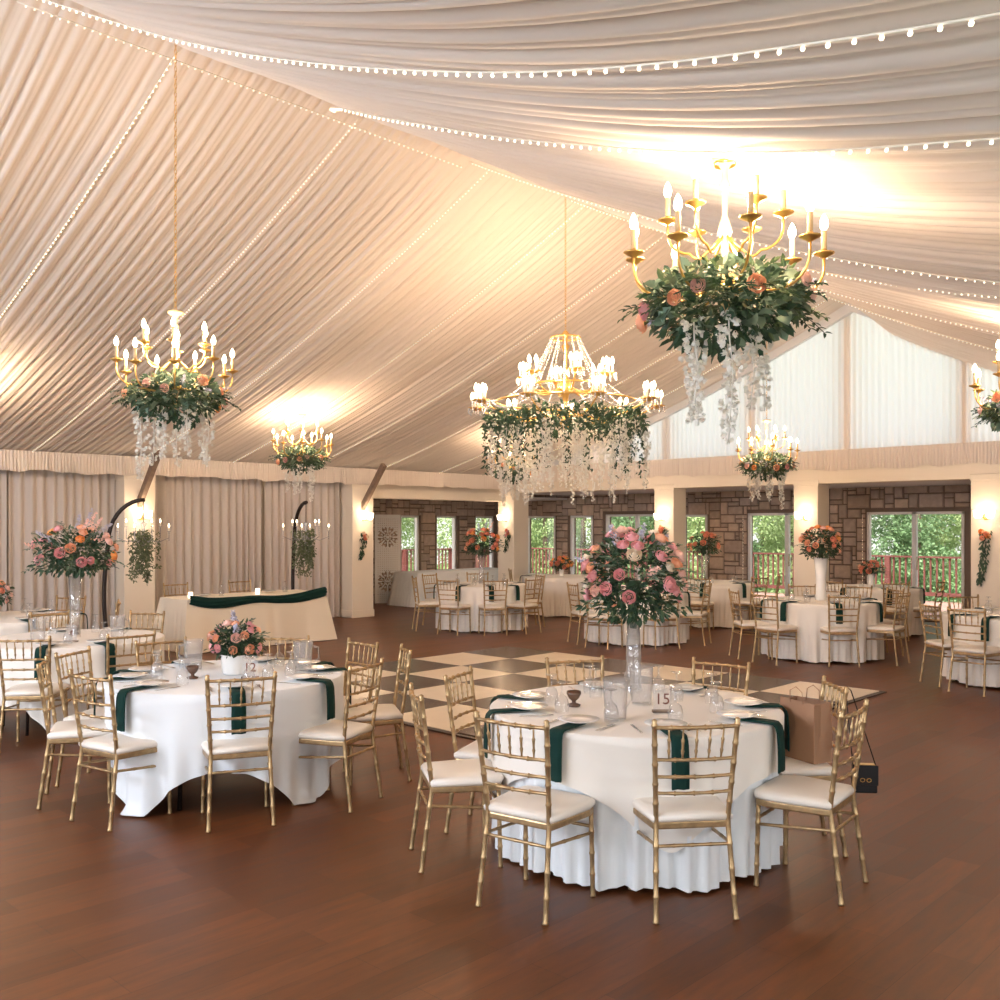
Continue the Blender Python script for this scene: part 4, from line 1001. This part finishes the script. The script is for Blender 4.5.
for i in range(n):
    for j in range(rows): k = i*(rows+1)+j; mb.f.append((k, k+rows+1, k+rows+2, k+1))
o = mb.build('table_swag', GREENC); so = o.modifiers.new('thickness', 'SOLIDIFY'); so.thickness = .012; tag(o, 'dark green satin swag draped along the front of the head table', 'swag')
for k, (x, y, lb) in enumerate(((-13.75,7.25,'at the left end behind the head table'),(-13.75,8.35,'in the middle behind the head table'))):
    o = copy_tree(chair0); o.location = (x+.18, y, 0); o.rotation_euler = (0,0,-PI/2); tag(o, 'gold chiavari chair '+lb, 'chair', 'chairs behind the head table')
for k, (y, lb) in enumerate(((7.25,'left'),(8.35,'right'))):
    inst(plate0, 'plate', (-12.95,y,.770), 0, 'white plate at the %s seat of the head table' % lb, 'plate', 'plates on the head table')
    inst(gob0, 'goblet', (-12.85,y+.22,.758), 0, 'upturned glass at the %s seat of the head table' % lb, 'glass', 'glasses on the head table')
    for q in (0,):
        o = MB().lathe([(.03,0),(.035,.02),(.03,.08)], n=14).build('votive_candle', SHADEG); o.location = (-12.8,y-.3,.758); tag(o, 'lit amber votive near the %s seat of the head table' % lb, 'candle', 'votives on the head table')
# ---------------------------------------------------------------- arched stands with hanging crystal lamps
def stand(p, rz, side):
    t = thing('arched_stand', 'black arched metal floor stand %s the head table' % side, 'stand', p, rz)
    pts = []
    for i in range(25):
        f = i/24
        if f < .62: g = f/.62; pts.append((-.06*math.sin(PI*g)-.0, 0, 1.55*g))
        else:
            g = (f-.62)/.38; a = g*PI/2; pts.append((.52*(1-math.cos(a)), 0, 1.55+.62*math.sin(a)))
    MB().tube(pts, .03, 10).build('arch_pole', DARKM, t)
    for a in (-.5, .5, PI):
        MB().box((math.cos(a)*.3, math.sin(a)*.3, .03), (.62,.07,.05), rz=a).build('foot', DARKM, t, smooth=False)
    q = Vector(p)+Vector((math.cos(rz)*.5, math.sin(rz)*.5, 1.97))
    l = thing('hanging_crystal_lamp', 'small crystal candelabra with trailing greenery hung on the arched stand '+side+' the head table', 'chandelier', q, 0)
    MB().tube([(0,0,.19),(0,0,-.16)], .006, 5).build('hook_chain', DARKM, l)
    MB().lathe([(.01,-.12),(.05,-.15),(.02,-.2),(.02,-.3),(.05,-.36),(.03,-.42),(.01,-.5)], n=12).build('column', CRYS, l)
    for k in range(8):
        a = 2*PI*k/8; c, s_ = math.cos(a), math.sin(a); R_ = .37 if k % 2 else .26; cup = -.27 if k % 2 else -.20
        ar = MB().tube([(.03*c,.03*s_,-.36),(.6*R_*c,.6*R_*s_,-.42),(R_*c,R_*s_,-.36),(R_*c,R_*s_,cup)], .006, 6).build('arm', CRYS, l)
        MB().lathe([(.006,cup),(.03,cup+.005),(.01,cup+.01)], (R_*c,R_*s_,0), 10).build('drip_pan', CRYS, ar)
        MB().lathe([(.009,cup),(.009,cup+.07)], (R_*c,R_*s_,0), 8).build('candle_sleeve', CANDLE, ar)
        MB().lathe([(.006,cup+.07),(.011,cup+.085),(.008,cup+.105),(.002,cup+.12)], (R_*c,R_*s_,0), 8).build('bulb', BULB, ar)
        pm = MB(); [pm.ball((R_*c,R_*s_,cup-.03-.03*w_), .009, 5, 4, (1,1,1.4)) for w_ in range(4)]; pm.build('crystal_pendants', CRYS, ar)
    rnd = random.Random(int(p[1]*7)); g = MB()
    for k in range(22):
        a = rnd.uniform(0, 2*PI); r = rnd.uniform(.03,.20); L = rnd.uniform(.35,.78)
        for i in range(int(L*90)):
            f = rnd.random(); g.leaf(Vector((r*math.cos(a), r*math.sin(a), -.25-L*f))+rvec(rnd)*.03, rvec(rnd)*.8+Vector((0,0,-.7)), rvec(rnd), .055, .022)
    o = g.build('trailing_greenery', LEAFM); o.location = q; tag(o, 'trailing grey-green foliage hung from the crystal lamp '+side+' the head table', 'greenery')
stand((-13.9, 6.25, 0), math.radians(48), 'left of'); stand((-13.75, 9.35, 0), math.radians(-12), 'right of')
# ---------------------------------------------------------------- aisle: lattice screen and buffet table
t = thing('lattice_screen', 'tall white cut-out lattice screen against the stone wall left of the windows', 'screen', (-17.35, 14.35, 0), math.radians(62))
mb = MB(); cell = .0165; nx_, nz_ = 34, 122
for i in range(nx_):
    for j in range(nz_):
        x, z = (i+.5-nx_/2)*cell, (j+.5)*cell; hole = False
        if 1 < i < nx_-2 and 1 < j < nz_-2:
            for cz in (.50, 1.52):
                r = math.hypot(x, z-cz); a = math.atan2(z-cz, x)
                if r < .24:
                    hole = (abs(math.sin(4*a)) > .35 and (int(r/.042) % 2 == 0 or abs(math.sin(8*a)) > .8)) and r > .03
                    break
            else: hole = (i % 3 == 0 and j % 3 == 0)
        if not hole: mb.bb(x-cell/2, x+cell/2, -.008, .008, z-cell/2, z+cell/2)
mb.build('lattice_panel', WHITEF, t, smooth=False)
mb = MB(); mb.bb(-.30,-.27,-.02,.02,0,2.04).bb(.27,.30,-.02,.02,0,2.04).bb(-.3,.3,-.02,.02,2.0,2.04); mb.build('screen_frame', WHITEF, t, smooth=False)
t = thing('buffet_table', 'long buffet table under a white cloth below the aisle windows', 'table', (-16.35, 15.55, 0))
MB().bb(-.36,.36,-1.45,1.45,.72,.75).build('tabletop', WOODB, t, smooth=False)
for sx in (-1,1):
    for sy in (-1,1): MB().tube([(sx*.3,sy*1.2,.72),(sx*.3,sy*1.2,0)], .014, 8).build('leg', DARKM, t)
mb = MB(); n = 240; hx, hy = .38, 1.48; per = []
for i in range(n):
    u = i/n*4; k = int(u); f = u-k; per.append([(-hx+2*hx*f, -hy), (hx, -hy+2*hy*f), (hx-2*hx*f, hy), (-hx, hy-2*hy*f)][k])
mb.v += [(x, y, .757) for x, y in per]
for j in range(6):
    f = j/5
    for i, (x, y) in enumerate(per):
        fl = .01+f*.08+.015*f*math.sin(i*.8)
        mb.v.append((x+(x/hx)*fl*(1 if abs(x/hx) > .98 else 0), y+(y/hy)*fl*2*(1 if abs(y/hy) > .98 else 0), .753-.74*f))
for j in range(6):
    for i in range(n): k = (i+1) % n; mb.f.append((j*n+i, j*n+k, (j+1)*n+k, (j+1)*n+i))
mb.f.append(tuple(reversed(range(n)))); o = mb.build('tablecloth', CLOTH); o.location = t.location; tag(o, 'white cloth over the long buffet table by the stone wall', 'tablecloth')
# ---------------------------------------------------------------- outside: deck, railing, trees
struct(MB().bb(-24, 3, YO+.2, 24, -.12, -.03).build('floor', DECKM, smooth=False)); struct(MB().bb(-24, XO-.2, 8, YO+.2, -.12, -.03).build('floor', DECKM, smooth=False))
struct(MB().bb(-60, 40, -20, 70, -1.6, -1.5).build('ground', GROUND, smooth=False))
def railing(p0, p1, label):
    a = Vector(p0); b = Vector(p1); L = (b-a).length; d = (b-a)/L; rz = math.atan2(d.y, d.x); t = thing('deck_railing', label, 'railing', a, rz)
    MB().bb(0, L, -.06, .06, 1.02, 1.06).build('top_rail', REDW, t, smooth=False); MB().bb(0, L, -.02, .02, .12, .21).build('bottom_rail', REDW, t, smooth=False)
    x = .0; k = 0
    while x < L:
        if k % 14 == 0: MB().bb(x-.06, x+.06, -.06, .06, -.03, 1.02).build('post', REDW, t, smooth=False)
        x += .145; k += 1
    x = .145; bal = MB().bb(-.018,.018,-.018,.018,.2,1.03).build('baluster', REDW, t, smooth=False); bal.location = (x,0,0); cnt = 1
    while x < L and cnt < 99: x += .145; cnt += 1; put('baluster', bal.data, t, (x,0,0))
railing((-13.6, 23.6, 0), (0.5, 23.6, 0), 'red wooden deck railing seen through the sliding doors'); railing((-23.9, 23.6, 0), (-13.75, 23.6, 0), 'red wooden deck railing seen through the corner windows')
railing((-22.5, 23.3, 0), (-22.5, 12, 0), 'red wooden deck railing seen through the aisle windows')
def tree_proto(h, r, m, seed):
    rnd = random.Random(seed); t = thing('tree', 'x', 'tree')
    MB().tube([(0,0,0),(.1,.1,h*.4),(0,.2,h*.8)], [.16,.11,.05], 8).build('trunk', BARK, t)
    mb = MB(); bl = [(Vector((rnd.uniform(-.6,.6)*r, rnd.uniform(-.6,.6)*r, h*(.12+.8*i/15)+rnd.uniform(-.2,.2))), r*rnd.uniform(.45,.65)) for i in range(16)]
    for c_, q in bl:
        for _ in range(800):
            v_ = rvec(rnd); p = c_+v_*q*rnd.uniform(.7,1.05); mb.leaf(p, v_+rvec(rnd), rvec(rnd)+v_, rnd.uniform(.08,.15), .06)
    mb.build('crown', m, t); freeze(t); return t
protos = [tree_proto(7.2, 1.45, TREE1, 71), tree_proto(7.6, 1.5, TREE2, 72), tree_proto(6.6, 1.4, TREE1, 73)]; pused = [0,0,0]
ordn = ['first','second','third','fourth','fifth','sixth','seventh','eighth','ninth','tenth']
k = 0; rt = random.Random(4)
for row, (y, xs) in enumerate(((27.2, [-26.5+3.2*i for i in range(9)]), (30.6, [-28+3.3*i for i in range(9)]), (34.2, [-29+3.4*i for i in range(9)]))):
    for i, x in enumerate(xs):
        q = (k*2+row) % 3; o = protos[q] if not pused[q] else copy_tree(protos[q]); pused[q] = 1; k += 1
        o.location = (x+rt.uniform(-.2,.2), y+rt.uniform(-.2,.2), -1.5); o.rotation_euler = (0,0,rt.uniform(0,6))
        tag(o, 'leafy green tree, %s from left in the %s row beyond the deck' % (ordn[i], ['front','middle','back'][row]), 'tree', 'trees beyond the deck')
for i, (x, y) in enumerate(((-26.5,23.6),(-26.8,20.2),(-26.6,16.9),(-26.8,13.5))):
    o = copy_tree(protos[i % 3]); o.location = (x, y, -1.5); o.rotation_euler = (0,0,i*1.3)
    tag(o, 'leafy green tree, %s beyond the aisle windows counting from the corner' % ordn[i], 'tree', 'trees beyond the deck')
bpy.context.view_layer.update()
